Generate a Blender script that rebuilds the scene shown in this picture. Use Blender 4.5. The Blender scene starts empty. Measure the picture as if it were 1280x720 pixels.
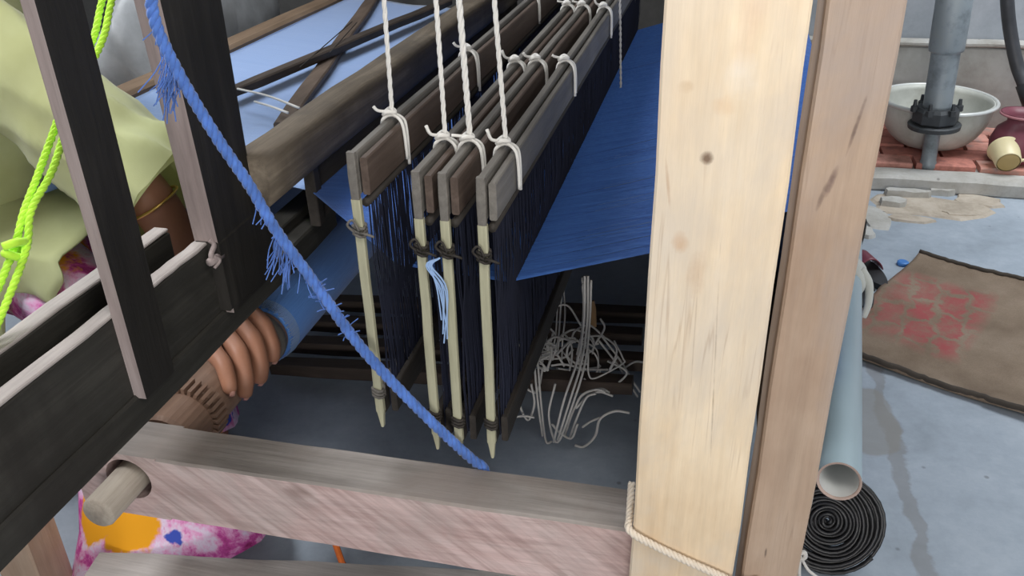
import bpy, bmesh, math, random
from mathutils import Vector, Matrix
random.seed(7)
SC = bpy.context.scene
COL = SC.collection
V = Vector
PI = math.pi

# ------------------------------------------------------------------ camera
FPX = 1080.0
_y = V((290, 595, -1080)).normalized()
_z = V((-50, 1990, 1080)).normalized()
_z = (_z - _y * _z.dot(_y)).normalized()
_x = _y.cross(_z)
ROT = Matrix((_x, _y, _z))                 # world = ROT @ camera-space
CAM = V((0, 0, 1.45))
cd = bpy.data.cameras.new('camera')
cd.sensor_width = 36.0
cd.lens = FPX / 1280 * 36.0
cd.clip_start = 0.02
cam = bpy.data.objects.new('camera', cd)
COL.objects.link(cam)
cam.matrix_world = Matrix.Translation(CAM) @ ROT.to_4x4()
SC.camera = cam

# ------------------------------------------------------------------ world, light, exposure
w = bpy.data.worlds.new('sky')
SC.world = w
w.use_nodes = True
bg = w.node_tree.nodes['Background']
bg.inputs[0].default_value = (0.86, 0.93, 1.0, 1)
bg.inputs[1].default_value = 0.25
SC.view_settings.view_transform = 'Standard'
SC.view_settings.look = 'None'
SC.view_settings.gamma = 1.0
SC.view_settings.use_curve_mapping = False
SC.view_settings.exposure = 0.0


def area(name, loc, target, sx, sy, power, color=(1, 1, 1)):
    l = bpy.data.lights.new(name, 'AREA')
    l.shape = 'RECTANGLE'
    l.size, l.size_y, l.energy, l.color = sx, sy, power, color
    o = bpy.data.objects.new(name, l)
    COL.objects.link(o)
    o.location = loc
    o.rotation_euler = (V(target) - V(loc)).to_track_quat('-Z', 'Y').to_euler()
    return o


area('daylight_front_right', (2.2, -1.5, 1.95), (0.0, 1.0, 0.8), 1.3, 1.3, 26, (1.0, 0.96, 0.90))  # lamp added at front right for the post faces, clear of the door opening
area('daylight_front', (0.3, -2.35, 1.0), (0.0, 1.0, 0.75), 1.3, 0.6, 50, (1.0, 0.97, 0.94))
area('daylight_yard', (1.75, 3.45, 3.9), (1.2, 3.45, 0.0), 1.6, 3.0, 185, (0.93, 0.97, 1.0))
area('fill_front', (0.30, 0.30, 2.1), (0.0, 1.0, 0.6), 0.6, 0.5, 9, (1.0, 0.97, 0.92))  # unseen fill lamp added below the closed roof for the posts
area('fill_middle', (-0.28, 0.45, 2.15), (-0.7, 1.3, 0.6), 0.45, 0.45, 3, (1.0, 0.98, 0.95))  # added fill lamp for the hand and the near end of the roll
area('fill_left', (-1.85, 0.95, 2.4), (-1.05, 1.25, 0.7), 0.6, 0.6, 33, (0.97, 0.98, 1.0))  # added fill lamp, no roof opening here; brightens sleeve and board tops
area('fill_cloth', (-1.4, 2.5, 2.45), (-1.15, 2.2, 0.8), 0.8, 0.8, 22, (0.94, 0.97, 1.0))  # added fill lamp hung over the stretched cloth under solid roof
area('daylight_window', (-3.9, 2.7, 1.6), (-1.2, 2.2, 0.7), 1.4, 1.2, 12, (0.93, 0.97, 1.0))


# ------------------------------------------------------------------ measuring: a photo pixel onto a known plane
def at(px, py, ax, val):
    d = ROT @ V((px - 640, 360 - py, -FPX))
    t = (val - CAM[ax]) / d[ax]
    return CAM + d * t


# ------------------------------------------------------------------ materials
def new_mat(name):
    m = bpy.data.materials.new(name)
    m.use_nodes = True
    nt = m.node_tree
    return m, nt, nt.nodes['Principled BSDF'], nt.nodes.new, nt.links.new


def ramp(nt, stops):
    r = nt.nodes.new('ShaderNodeValToRGB')
    e = r.color_ramp.elements
    while len(e) < len(stops):
        e.new(0.5)
    for k, (p, c) in enumerate(stops):
        e[k].position = p
        e[k].color = (c[0], c[1], c[2], 1)
    return r


def coords(nt, scale=(1, 1, 1), rot=(0, 0, 0), loc=(0, 0, 0)):
    t = nt.nodes.new('ShaderNodeTexCoord')
    m = nt.nodes.new('ShaderNodeMapping')
    m.inputs['Scale'].default_value = scale
    m.inputs['Rotation'].default_value = rot
    m.inputs['Location'].default_value = loc
    nt.links.new(t.outputs['Object'], m.inputs['Vector'])
    return m


def noise(nt, vec, scale, detail=6, rough=0.6, dist=0.0):
    n = nt.nodes.new('ShaderNodeTexNoise')
    n.inputs['Scale'].default_value = scale
    n.inputs['Detail'].default_value = detail
    n.inputs['Roughness'].default_value = rough
    n.inputs['Distortion'].default_value = dist
    nt.links.new(vec.outputs[0], n.inputs['Vector'])
    return n


def mixc(nt, fac, a, b, mode='MIX'):
    m = nt.nodes.new('ShaderNodeMix')
    m.data_type = 'RGBA'
    m.blend_type = mode
    for s, v in ((0, fac), (6, a), (7, b)):
        if hasattr(v, 'node'):
            nt.links.new(v, m.inputs[s])
        else:
            m.inputs[s].default_value = v if s == 0 else (v[0], v[1], v[2], 1)
    return m.outputs[2]


def math_n(nt, op, a, b=None, clamp=False):
    m = nt.nodes.new('ShaderNodeMath')
    m.operation = op
    m.use_clamp = clamp
    for s, v in ((0, a), (1, b)):
        if v is None:
            continue
        if hasattr(v, 'node'):
            nt.links.new(v, m.inputs[s])
        else:
            m.inputs[s].default_value = v
    return m.outputs[0]


def bump(nt, bsdf, height, strength=0.3, dist=0.004):
    b = nt.nodes.new('ShaderNodeBump')
    b.inputs['Strength'].default_value = strength
    b.inputs['Distance'].default_value = dist
    nt.links.new(height, b.inputs['Height'])
    nt.links.new(b.outputs[0], bsdf.inputs['Normal'])


def wood(name, cols, axis='Z', rough=0.7, fine=60, coarse=7, stain=None, knots=None, seed=0.0, bump_s=0.35, spec=0.3, streak=0.75):
    m, nt, p, N, L = new_mat(name)
    sc = {'X': (0.06, 1, 1), 'Y': (1, 0.06, 1), 'Z': (1, 1, 0.06)}[axis]
    c = coords(nt, sc, loc=(seed, seed * 2, seed * 3))
    n1 = noise(nt, c, coarse * 3, 6, 0.62, 0.8)
    n2 = noise(nt, c, fine * 2.2, 4, 0.7)
    c0 = coords(nt, (1, 1, 0.6), loc=(seed * 5, seed, 0))
    n3 = noise(nt, c0, 5, 5, 0.6)
    r = ramp(nt, [(0.3, cols[0]), (0.52, cols[1]), (0.72, cols[2])])
    k1 = 0.6 if streak > .5 else 0.3
    f = math_n(nt, 'ADD', math_n(nt, 'MULTIPLY', n1.outputs[0], k1), math_n(nt, 'MULTIPLY', n3.outputs[0], 1 - k1))
    L(f, r.inputs[0])
    g = ramp(nt, [(0.3, (0.72, 0.72, 0.72)), (0.62, (1, 1, 1))])
    L(n2.outputs[0], g.inputs[0])
    col = mixc(nt, streak, r.outputs[0], g.outputs[0], 'MULTIPLY')
    if stain:
        n4 = noise(nt, c0, 3.2, 6, 0.65, 0.5)
        s = ramp(nt, [(0.5, (0, 0, 0)), (0.66, (1, 1, 1))])
        L(n4.outputs[0], s.inputs[0])
        col = mixc(nt, math_n(nt, 'MULTIPLY', s.outputs[0], 0.7), col, stain)
    if knots:
        kc = coords(nt, (1, 1, 0.55) if axis == 'Z' else (0.55, 1, 1), loc=(seed * 2, 0, seed))
        v = nt.nodes.new('ShaderNodeTexVoronoi')
        v.inputs['Scale'].default_value = 6.5
        L(kc.outputs[0], v.inputs['Vector'])
        k = ramp(nt, [(0.05, (1, 1, 1)), (0.13, (0, 0, 0))])
        L(v.outputs['Distance'], k.inputs[0])
        col = mixc(nt, math_n(nt, 'MULTIPLY', k.outputs[0], 0.75), col, knots)
        # fine dark cracks along the grain
        cc = coords(nt, (1, 1, 0.03) if axis == 'Z' else (0.03, 1, 1), loc=(seed, 3, 0))
        n5 = noise(nt, cc, 34, 3, 0.5, 0.3)
        ck = ramp(nt, [(0.485, (0, 0, 0)), (0.5, (1, 1, 1)), (0.515, (0, 0, 0))])
        L(n5.outputs[0], ck.inputs[0])
        msk = ramp(nt, [(0.52, (0, 0, 0)), (0.6, (1, 1, 1))])
        L(n3.outputs[0], msk.inputs[0])
        col = mixc(nt, math_n(nt, 'MULTIPLY', math_n(nt, 'MULTIPLY', ck.outputs[0], msk.outputs[0]), 0.3), col, knots)
    L(col, p.inputs['Base Color'])
    p.inputs['Roughness'].default_value = rough
    p.inputs['Specular IOR Level'].default_value = spec
    h = math_n(nt, 'ADD', n2.outputs[0], math_n(nt, 'MULTIPLY', n1.outputs[0], 0.8))
    bump(nt, p, h, bump_s, 0.003)
    return m


def plain(name, col, rough=0.6, metal=0.0, var=0.25, scale=12, bump_s=0.15, spec=0.4, second=None):
    m, nt, p, N, L = new_mat(name)
    c = coords(nt)
    n = noise(nt, c, scale, 6, 0.65)
    lo = tuple(x * (1 - var) for x in col)
    hi = tuple(min(1, x * (1 + var)) for x in col)
    st = [(0.3, lo), (0.7, hi)]
    if second:
        st = [(0.3, lo), (0.5, hi), (0.68, second)]
    r = ramp(nt, st)
    L(n.outputs[0], r.inputs[0])
    L(r.outputs[0], p.inputs['Base Color'])
    p.inputs['Roughness'].default_value = rough
    p.inputs['Metallic'].default_value = metal
    p.inputs['Specular IOR Level'].default_value = spec
    bump(nt, p, n.outputs[0], bump_s, 0.003)
    return m


def fabric(name, col, weave=900, rough=0.85, var=0.15, sheen=0.2, second=None, fold=5):
    m, nt, p, N, L = new_mat(name)
    c = coords(nt)
    n = noise(nt, c, fold, 4, 0.55)
    r = ramp(nt, [(0.3, tuple(x * (1 - var) for x in col)), (0.7, second or tuple(min(1, x * (1 + var)) for x in col))])
    L(n.outputs[0], r.inputs[0])
    L(r.outputs[0], p.inputs['Base Color'])
    p.inputs['Roughness'].default_value = rough
    p.inputs['Sheen Weight'].default_value = sheen
    p.inputs['Specular IOR Level'].default_value = 0.2
    n2 = noise(nt, c, weave, 2, 0.5)
    h = math_n(nt, 'ADD', n2.outputs[0], math_n(nt, 'MULTIPLY', n.outputs[0], 2.0))
    bump(nt, p, h, 0.2, 0.002)
    return m


MT = {}
MT['yellow'] = wood('sawn_yellow_wood', [(0.64, 0.46, 0.28), (0.82, 0.67, 0.48), (0.90, 0.80, 0.66)], 'Z', 0.75, 40, 6,
                    stain=(0.60, 0.53, 0.45), knots=(0.30, 0.17, 0.09), seed=0.4, streak=0.4)
MT['greywood'] = wood('weathered_grey_wood', [(0.30, 0.20, 0.14), (0.43, 0.32, 0.24), (0.52, 0.41, 0.33)], 'Z', 0.8, 40, 6,
                      stain=(0.34, 0.29, 0.27), knots=(0.16, 0.10, 0.07), seed=1.7, streak=0.45)
MT['pink'] = wood('pink_rail_wood', [(0.44, 0.29, 0.27), (0.62, 0.46, 0.44), (0.72, 0.58, 0.56)], 'X', 0.75, 45, 7,
                  stain=(0.48, 0.42, 0.40), knots=(0.18, 0.11, 0.09), seed=2.3)
def saw_marks(m):
    nt = m.node_tree
    p = nt.nodes['Principled BSDF']
    src = p.inputs['Base Color'].links[0].from_socket
    t = nt.nodes.new('ShaderNodeTexCoord')
    r = nt.nodes.new('ShaderNodeMapping'); r.inputs['Rotation'].default_value = (0, math.radians(52), 0)
    q = nt.nodes.new('ShaderNodeMapping'); q.inputs['Scale'].default_value = (1, 1, 0.05)
    nt.links.new(t.outputs['Object'], r.inputs[0]); nt.links.new(r.outputs[0], q.inputs[0])
    n = noise(nt, q, 75, 3, 0.6)
    g = ramp(nt, [(0.36, (0.66, 0.62, 0.60)), (0.6, (1, 1, 1))])
    nt.links.new(n.outputs[0], g.inputs[0])
    nt.links.new(mixc(nt, 0.8, src, g.outputs[0], 'MULTIPLY'), p.inputs['Base Color'])


saw_marks(MT['pink'])
MT['lowrail'] = wood('pale_rail_wood', [(0.34, 0.32, 0.30), (0.50, 0.47, 0.45), (0.64, 0.61, 0.58)], 'X', 0.8, 45, 7, seed=3.3)
MT['dark'] = wood('dark_sley_wood', [(0.012, 0.011, 0.010), (0.022, 0.020, 0.018), (0.045, 0.041, 0.036)], 'Z', 0.6, 50, 6, seed=4.1, spec=0.25)
MT['darkY'] = wood('dark_sley_board', [(0.022, 0.021, 0.018), (0.042, 0.040, 0.035), (0.085, 0.08, 0.07)], 'Y', 0.6, 50, 6, seed=4.7,
                   stain=(0.02, 0.018, 0.016), spec=0.25)
MT['worn'] = wood('worn_lit_edge_wood', [(0.26, 0.23, 0.22), (0.42, 0.38, 0.36), (0.56, 0.52, 0.50)], 'Y', 0.7, 50, 6, seed=5.2)  # worn top edges, made paler to stand in for light from above
MT['paleZ'] = wood('pale_lit_edge_wood', [(0.22, 0.17, 0.16), (0.33, 0.27, 0.26), (0.44, 0.38, 0.37)], 'Z', 0.7, 50, 6, seed=5.9)  # frontal light on the beater arms put into this pale edge colour
MT['cap'] = wood('weathered_cap_wood', [(0.06, 0.048, 0.036), (0.13, 0.105, 0.078), (0.30, 0.25, 0.19)], 'Y', 0.75, 60, 8, seed=6.2,
                 stain=(0.07, 0.06, 0.05), bump_s=0.6)
MT['brown'] = wood('brown_beam_wood', [(0.13, 0.085, 0.055), (0.21, 0.145, 0.095), (0.28, 0.20, 0.14)], 'Y', 0.7, 40, 5, seed=7.7)
MT['lath'] = wood('heddle_lath_wood', [(0.055, 0.038, 0.030), (0.10, 0.072, 0.058), (0.16, 0.12, 0.098)], 'Y', 0.65, 60, 8, seed=8.1)
MT['lathgrey'] = wood('heddle_lath_grey_wood', [(0.085, 0.078, 0.070), (0.145, 0.135, 0.122), (0.22, 0.205, 0.185)], 'Y', 0.65, 60, 8, seed=8.8)
MT['lathdark'] = wood('heddle_lath_dark_wood', [(0.018, 0.015, 0.013), (0.035, 0.03, 0.026), (0.06, 0.05, 0.042)], 'Y', 0.65, 60, 8, seed=9.1)
MT['bamboo'] = wood('pale_bamboo_stick', [(0.32, 0.31, 0.21), (0.46, 0.45, 0.32), (0.55, 0.54, 0.42)], 'Z', 0.6, 50, 5, seed=9.8)
MT['roller'] = wood('roller_wood', [(0.13, 0.075, 0.05), (0.22, 0.135, 0.095), (0.31, 0.21, 0.155)], 'Y', 0.55, 40, 6, seed=10.4)
MT['peg'] = wood('axle_end_wood', [(0.28, 0.23, 0.19), (0.40, 0.35, 0.29), (0.52, 0.46, 0.40)], 'Y', 0.7, 50, 7, seed=10.9)
MT['treadle'] = wood('treadle_wood', [(0.03, 0.024, 0.02), (0.055, 0.042, 0.035), (0.10, 0.075, 0.06)], 'X', 0.8, 30, 5, seed=11.9)
MT['templeA'] = wood('temple_dark_wood', [(0.03, 0.023, 0.018), (0.06, 0.046, 0.038), (0.12, 0.09, 0.075)], 'Y', 0.6, 60, 7, seed=12.3)
MT['templeB'] = wood('temple_brown_wood', [(0.06, 0.042, 0.032), (0.12, 0.088, 0.068), (0.2, 0.15, 0.115)], 'Y', 0.6, 60, 7, seed=12.9)
MT['cotton'] = fabric('white_cotton_cord', (0.72, 0.71, 0.68), 500, 0.9, 0.12)
MT['cottondull'] = fabric('grey_cotton_cord', (0.52, 0.51, 0.49), 500, 0.9, 0.2)
MT['bluerope'] = fabric('blue_rope_fibre', (0.075, 0.17, 0.50), 700, 0.7, 0.3, 0.3, fold=40)
MT['neon'] = fabric('neon_green_cord', (0.50, 0.88, 0.06), 500, 0.6, 0.15, 0.2, fold=30)
MT['heddle'] = fabric('navy_heddle_thread', (0.008, 0.010, 0.022), 500, 0.8, 0.3, 0.1)
MT['steel'] = plain('dark_hook_steel', (0.20, 0.17, 0.15), 0.5, 0.8)


def warp_mat(name, c1, c2, axis, rough=0.6, sheen=0.15, scale=330):
    m, nt, p, N, L = new_mat(name)
    sc = (0.02, 1, 0.02) if axis == 'X' else (1, 0.04, 1)
    c = coords(nt, sc)
    n = noise(nt, c, scale * 0.25, 5, 0.7)
    n2 = noise(nt, c, scale, 2, 0.6)
    r = ramp(nt, [(0.3, c1), (0.7, c2)])
    f = math_n(nt, 'ADD', math_n(nt, 'MULTIPLY', n.outputs[0], 0.6), math_n(nt, 'MULTIPLY', n2.outputs[0], 0.4))
    L(f, r.inputs[0])
    L(r.outputs[0], p.inputs['Base Color'])
    p.inputs['Roughness'].default_value = rough
    p.inputs['Sheen Weight'].default_value = sheen
    p.inputs['Specular IOR Level'].default_value = 0.3
    bump(nt, p, f, 0.5, 0.004)
    return m


MT['warp'] = warp_mat('blue_warp_yarn', (0.026, 0.09, 0.34), (0.062, 0.18, 0.53), 'X')
MT['cloth'] = warp_mat('blue_woven_cloth_sheen', (0.20, 0.33, 0.62), (0.27, 0.40, 0.68), 'X', 0.55, 0.4, 500)  # window sheen put into the colour, paler than the same cloth rolled up
MT['clothroll'] = warp_mat('blue_cloth_roll', (0.09, 0.27, 0.74), (0.13, 0.34, 0.84), 'Y', 0.65, 0.3, 400)


# ------------------------------------------------------------------ mesh helpers
def wloc(o):
    l = V((0, 0, 0))
    while o is not None:
        l = l + o.location
        o = o.parent
    return l


def obj(name, verts, faces, mat, parent=None, smooth=False, base=None):
    me = bpy.data.meshes.new(name)
    off = wloc(parent) if parent else (V(base) if base is not None else None)
    if off is None:
        xs = [v[0] for v in verts]; ys = [v[1] for v in verts]; zs = [v[2] for v in verts]
        off = V(((min(xs) + max(xs)) / 2, (min(ys) + max(ys)) / 2, min(zs)))
    me.from_pydata([tuple(V(v) - off) for v in verts], [], faces)
    me.update()
    if smooth:
        me.polygons.foreach_set('use_smooth', [True] * len(me.polygons))
    mats = mat if isinstance(mat, list) else [mat]
    for m in mats:
        me.materials.append(m)
    o = bpy.data.objects.new(name, me)
    COL.objects.link(o)
    if parent:
        o.parent = parent
    else:
        o.location = off
    return o


def fin(o, mat_ids):
    o.data.polygons.foreach_set('material_index', mat_ids)
    return o


def tag(o, label=None, cat=None, group=None, kind=None):
    if label: o['label'] = label
    if cat: o['category'] = cat
    if group: o['group'] = group
    if kind: o['kind'] = kind
    return o


def thing(name, loc, label, cat, group=None):
    o = bpy.data.objects.new(name, None)
    o.empty_display_size = 0.05
    COL.objects.link(o)
    o.location = loc
    return tag(o, label, cat, group)


class MB:
    def __init__(s):
        s.v, s.f, s.mi = [], [], []

    def add(s, v, f, mi=0):
        k = len(s.v)
        s.v += [V(x) for x in v]
        s.f += [tuple(i + k for i in q) for q in f]
        s.mi += [mi] * len(f)
        return s

    def build(s, name, mat, parent=None, smooth=False, base=None):
        o = obj(name, s.v, s.f, mat, parent, smooth, base)
        if isinstance(mat, list):
            fin(o, s.mi)
        return o

    # a chamfered, slightly uneven timber from a to b; w along side, h along up
    def timber(s, a, b, w, h, up=(0, 0, 1), c=0.004, seg=6, jit=0.0012, w2=None, h2=None, mi=0, ec=True):
        a, b = V(a), V(b)
        d = (b - a).normalized()
        up = V(up)
        up = (up - d * up.dot(d)).normalized()
        sd = d.cross(up)
        w2, h2 = w2 or w, h2 or h
        vs, fs = [], []
        n = 8
        c = min(c, w * .3, h * .3)
        for i in range(seg + 1):
            t = i / seg
            ww, hh = (w + (w2 - w) * t) / 2, (h + (h2 - h) * t) / 2
            e = 0 if (0 < i < seg or not ec) else c * 0.7
            if not ec and i in (0, seg): jit_ = 0
            else: jit_ = jit
            p = a + (b - a) * t
            ox, oy = random.uniform(-jit_, jit_), random.uniform(-jit_, jit_)
            ring = [(-ww + c, -hh), (ww - c, -hh), (ww, -hh + c), (ww, hh - c), (ww - c, hh), (-ww + c, hh), (-ww, hh - c), (-ww, -hh + c)]
            for x, y in ring:
                k = 1 - (e / max(ww, hh)) if e else 1
                vs.append(p + sd * (x * k + ox) + up * (y * k + oy))
        for i in range(seg):
            for j in range(n):
                q = i * n + j
                r = i * n + (j + 1) % n
                fs.append((q, r, r + n, q + n))
        fs.append(tuple(range(n - 1, -1, -1)))
        fs.append(tuple(seg * n + j for j in range(n)))
        return s.add(vs, fs, mi)

    def box(s, lo, hi, c=0.002, mi=0):
        lo, hi = V(lo), V(hi)
        m = (lo + hi) / 2
        d = hi - lo
        ax = max(range(3), key=lambda k: d[k])
        a, b = m.copy(), m.copy()
        a[ax], b[ax] = lo[ax], hi[ax]
        if ax == 0:
            return s.timber(a, b, d[1], d[2], (0, 0, 1), c, 2, 0, mi=mi)
        if ax == 1:
            return s.timber(a, b, d[0], d[2], (0, 0, 1), c, 2, 0, mi=mi)
        return s.timber(a, b, d[0], d[1], (0, 1, 0), c, 2, 0, mi=mi)

    def tube(s, pts, r, n=8, r2=None, cap=True, mi=0, radii=None):
        pts = [V(p) for p in pts]
        m = len(pts)
        r2 = r if r2 is None else r2
        vs, fs = [], []
        prev = None
        for i in range(m):
            d = (pts[min(i + 1, m - 1)] - pts[max(i - 1, 0)])
            d = d.normalized() if d.length > 1e-9 else V((0, 0, 1))
            if prev is None:
                u = d.orthogonal().normalized()
            else:
                u = (prev - d * prev.dot(d))
                u = u.normalized() if u.length > 1e-6 else d.orthogonal().normalized()
            prev = u
            q = d.cross(u)
            rr = radii[i] if radii else r + (r2 - r) * i / max(1, m - 1)
            for j in range(n):
                a = 2 * PI * j / n
                vs.append(pts[i] + (u * math.cos(a) + q * math.sin(a)) * rr)
        for i in range(m - 1):
            for j in range(n):
                a, b = i * n + j, i * n + (j + 1) % n
                fs.append((a, b, b + n, a + n))
        if cap:
            fs.append(tuple(range(n - 1, -1, -1)))
            fs.append(tuple((m - 1) * n + j for j in range(n)))
        return s.add(vs, fs, mi)

    # surface of revolution: profile [(r, h)], about axis through c
    def lathe(s, c, prof, axis=(0, 0, 1), n=32, mi=0, close=True):
        c = V(c)
        ax = V(axis).normalized()
        u = ax.orthogonal().normalized()
        if abs(ax.z) > 0.9:
            u = (V((1, 0, 0)) - ax * ax.x).normalized()
        q = ax.cross(u)
        vs, fs = [], []
        for r, h in prof:
            for j in range(n):
                a = 2 * PI * j / n
                vs.append(c + ax * h + (u * math.cos(a) + q * math.sin(a)) * max(r, 1e-4))
        for i in range(len(prof) - 1):
            for j in range(n):
                a, b = i * n + j, i * n + (j + 1) % n
                fs.append((a, b, b + n, a + n))
        if close:
            fs.append(tuple(range(n - 1, -1, -1)))
            k = (len(prof) - 1) * n
            fs.append(tuple(k + j for j in range(n)))
        return s.add(vs, fs, mi)

    def grid(s, fn, nu, nv, thick=0.0, mi=0):
        vs, fs = [], []
        for i in range(nu + 1):
            for j in range(nv + 1):
                vs.append(V(fn(i / nu, j / nv)))
        W = nv + 1
        if thick:
            nrm = []
            for i in range(nu + 1):
                for j in range(nv + 1):
                    du = vs[min(i + 1, nu) * W + j] - vs[max(i - 1, 0) * W + j]
                    dv = vs[i * W + min(j + 1, nv)] - vs[i * W + max(j - 1, 0)]
                    x = du.cross(dv)
                    nrm.append(x.normalized() if x.length > 1e-12 else V((0, 0, 1)))
            k = len(vs)
            vs += [v - nrm[i] * thick for i, v in enumerate(vs[:k])]
        for i in range(nu):
            for j in range(nv):
                a = i * W + j
                fs.append((a, a + W, a + W + 1, a + 1))
                if thick:
                    fs.append((a + k, a + 1 + k, a + W + 1 + k, a + W + k))
        if thick:
            for i in range(nu):
                a = i * W
                fs.append((a, a + k, a + W + k, a + W))
                a = i * W + nv
                fs.append((a, a + W, a + W + k, a + k))
            for j in range(nv):
                a = j
                fs.append((a, a + 1, a + 1 + k, a + k))
                a = nu * W + j
                fs.append((a, a + k, a + 1 + k, a + 1))
        return s.add(vs, fs, mi)

    # loft of elliptical rings: [(centre, axis_u, axis_v)] with full vectors
    def loft(s, rings, n=28, cap=True, wob=0.0, wf=5, mi=0, fold=0.0):
        vs, fs = [], []
        for i, (c, u, v) in enumerate(rings):
            c, u, v = V(c), V(u), V(v)
            for j in range(n):
                a = 2 * PI * j / n
                k = 1 + wob * math.sin(a * wf + i * (0.7 if not fold else 0.16)) + wob * 0.6 * math.sin(a * (wf + 4) - i * (1.1 if not fold else 0.22))
                if fold:
                    t = i / (len(rings) - 1)
                    k += fold * (.25 + t) * (1 - abs(math.sin(a * 3.5 + 1.3 * math.sin(t * 5 + a) + t * 2)) ** 0.6)
                vs.append(c + (u * math.cos(a) + v * math.sin(a)) * k)
        for i in range(len(rings) - 1):
            for j in range(n):
                a, b = i * n + j, i * n + (j + 1) % n
                fs.append((a, b, b + n, a + n))
        if cap:
            fs.append(tuple(range(n - 1, -1, -1)))
            k = (len(rings) - 1) * n
            fs.append(tuple(k + j for j in range(n)))
        return s.add(vs, fs, mi)


def smooth_path(pts, sub=8):
    pts = [V(p) for p in pts]
    P = [pts[0] * 2 - pts[1]] + pts + [pts[-1] * 2 - pts[-2]]
    out = []
    for i in range(1, len(P) - 2):
        a, b, c, d = P[i - 1], P[i], P[i + 1], P[i + 2]
        for k in range(sub):
            t = k / sub
            out.append(0.5 * ((2 * b) + (c - a) * t + (2 * a - 5 * b + 4 * c - d) * t * t + (3 * b - a - 3 * c + d) * t ** 3))
    out.append(pts[-1])
    return out


def rope(mb, pts, r, strands=3, pitch=0.04, sub=10, n=6):
    path = smooth_path(pts, sub)
    # resample evenly
    L = [0]
    for i in range(1, len(path)):
        L.append(L[-1] + (path[i] - path[i - 1]).length)
    N = max(12, int(L[-1] / (pitch / 8)))
    ev = []
    k = 0
    for i in range(N + 1):
        d = L[-1] * i / N
        while k < len(L) - 2 and L[k + 1] < d:
            k += 1
        t = (d - L[k]) / max(1e-9, L[k + 1] - L[k])
        ev.append(path[k].lerp(path[k + 1], min(1, t)))
    prev = None
    fr = []
    for i in range(N + 1):
        d = (ev[min(i + 1, N)] - ev[max(0, i - 1)]).normalized()
        u = d.orthogonal().normalized() if prev is None else (prev - d * prev.dot(d)).normalized()
        prev = u
        fr.append((u, d.cross(u)))
    for sidx in range(strands):
        pp = []
        for i in range(N + 1):
            a = 2 * PI * (sidx / strands + L[-1] * i / N / pitch)
            u, q = fr[i]
            pp.append(ev[i] + (u * math.cos(a) + q * math.sin(a)) * r * 0.5)
        mb.tube(pp, r * 0.56, n)
    return ev


# ================================================================== SETTING
def concrete(name, cols, scale=4, crack=False, rough=0.75, rubble=False):
    m, nt, p, N, L = new_mat(name)
    c = coords(nt)
    n1 = noise(nt, c, scale, 8, 0.62, 0.4)
    n2 = noise(nt, c, scale * 9, 6, 0.7)
    r = ramp(nt, [(0.28, cols[0]), (0.5, cols[1]), (0.72, cols[2])])
    f = math_n(nt, 'ADD', math_n(nt, 'MULTIPLY', n1.outputs[0], 0.72), math_n(nt, 'MULTIPLY', n2.outputs[0], 0.28))
    L(f, r.inputs[0])
    col = r.outputs[0]
    # small dark specks
    v = nt.nodes.new('ShaderNodeTexVoronoi')
    v.inputs['Scale'].default_value = 9
    L(c.outputs[0], v.inputs['Vector'])
    sp = ramp(nt, [(0.035, (1, 1, 1)), (0.07, (0, 0, 0))])
    L(v.outputs['Distance'], sp.inputs[0])
    col = mixc(nt, math_n(nt, 'MULTIPLY', sp.outputs[0], 0.5), col, (0.06, 0.06, 0.06))
    if crack:
        sep = nt.nodes.new('ShaderNodeSeparateXYZ')
        tc = nt.nodes.new('ShaderNodeTexCoord')
        L(tc.outputs['Object'], sep.inputs[0])
        ncr = noise(nt, c, 6, 5, 0.6)
        off = math_n(nt, 'MULTIPLY', math_n(nt, 'SUBTRACT', ncr.outputs[0], 0.5), 0.10)
        x = math_n(nt, 'ADD', math_n(nt, 'ADD', sep.outputs[0], math_n(nt, 'MULTIPLY', sep.outputs[1], 0.015)), off)
        dx = math_n(nt, 'ABSOLUTE', math_n(nt, 'SUBTRACT', x, 0.557))
        n3 = noise(nt, c, 5, 3, 0.5)
        wd = math_n(nt, 'MULTIPLY', n3.outputs[0], 0.045)
        mk = math_n(nt, 'SUBTRACT', 1.0, math_n(nt, 'DIVIDE', dx, wd), True)
        mk = math_n(nt, 'MULTIPLY', mk, 3.0, True)
        ym = math_n(nt, 'LESS_THAN', sep.outputs[1], 2.35)
        mk = math_n(nt, 'MULTIPLY', mk, ym)
        col = mixc(nt, math_n(nt, 'MULTIPLY', mk, 0.5), col, (0.17, 0.16, 0.15))
        # one old grey cement repair beside the crack
        px_ = math_n(nt, 'MULTIPLY', math_n(nt, 'SUBTRACT', sep.outputs[0], 0.475), 14.0)
        py_ = math_n(nt, 'MULTIPLY', math_n(nt, 'SUBTRACT', sep.outputs[1], 2.03), 7.0)
        rr = math_n(nt, 'ADD', math_n(nt, 'MULTIPLY', px_, px_), math_n(nt, 'MULTIPLY', py_, py_))
        rr = math_n(nt, 'ADD', rr, math_n(nt, 'MULTIPLY', math_n(nt, 'SUBTRACT', n1.outputs[0], 0.5), 4.0))
        pm = math_n(nt, 'MULTIPLY', math_n(nt, 'SUBTRACT', 1.0, rr), 4.0, True)
        col = mixc(nt, math_n(nt, 'MULTIPLY', pm, 0.6), col, (0.22, 0.21, 0.19))
    L(col, p.inputs['Base Color'])
    p.inputs['Roughness'].default_value = rough
    p.inputs['Specular IOR Level'].default_value = 0.35
    bump(nt, p, n2.outputs[0], 0.25, 0.004)
    return m


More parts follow.
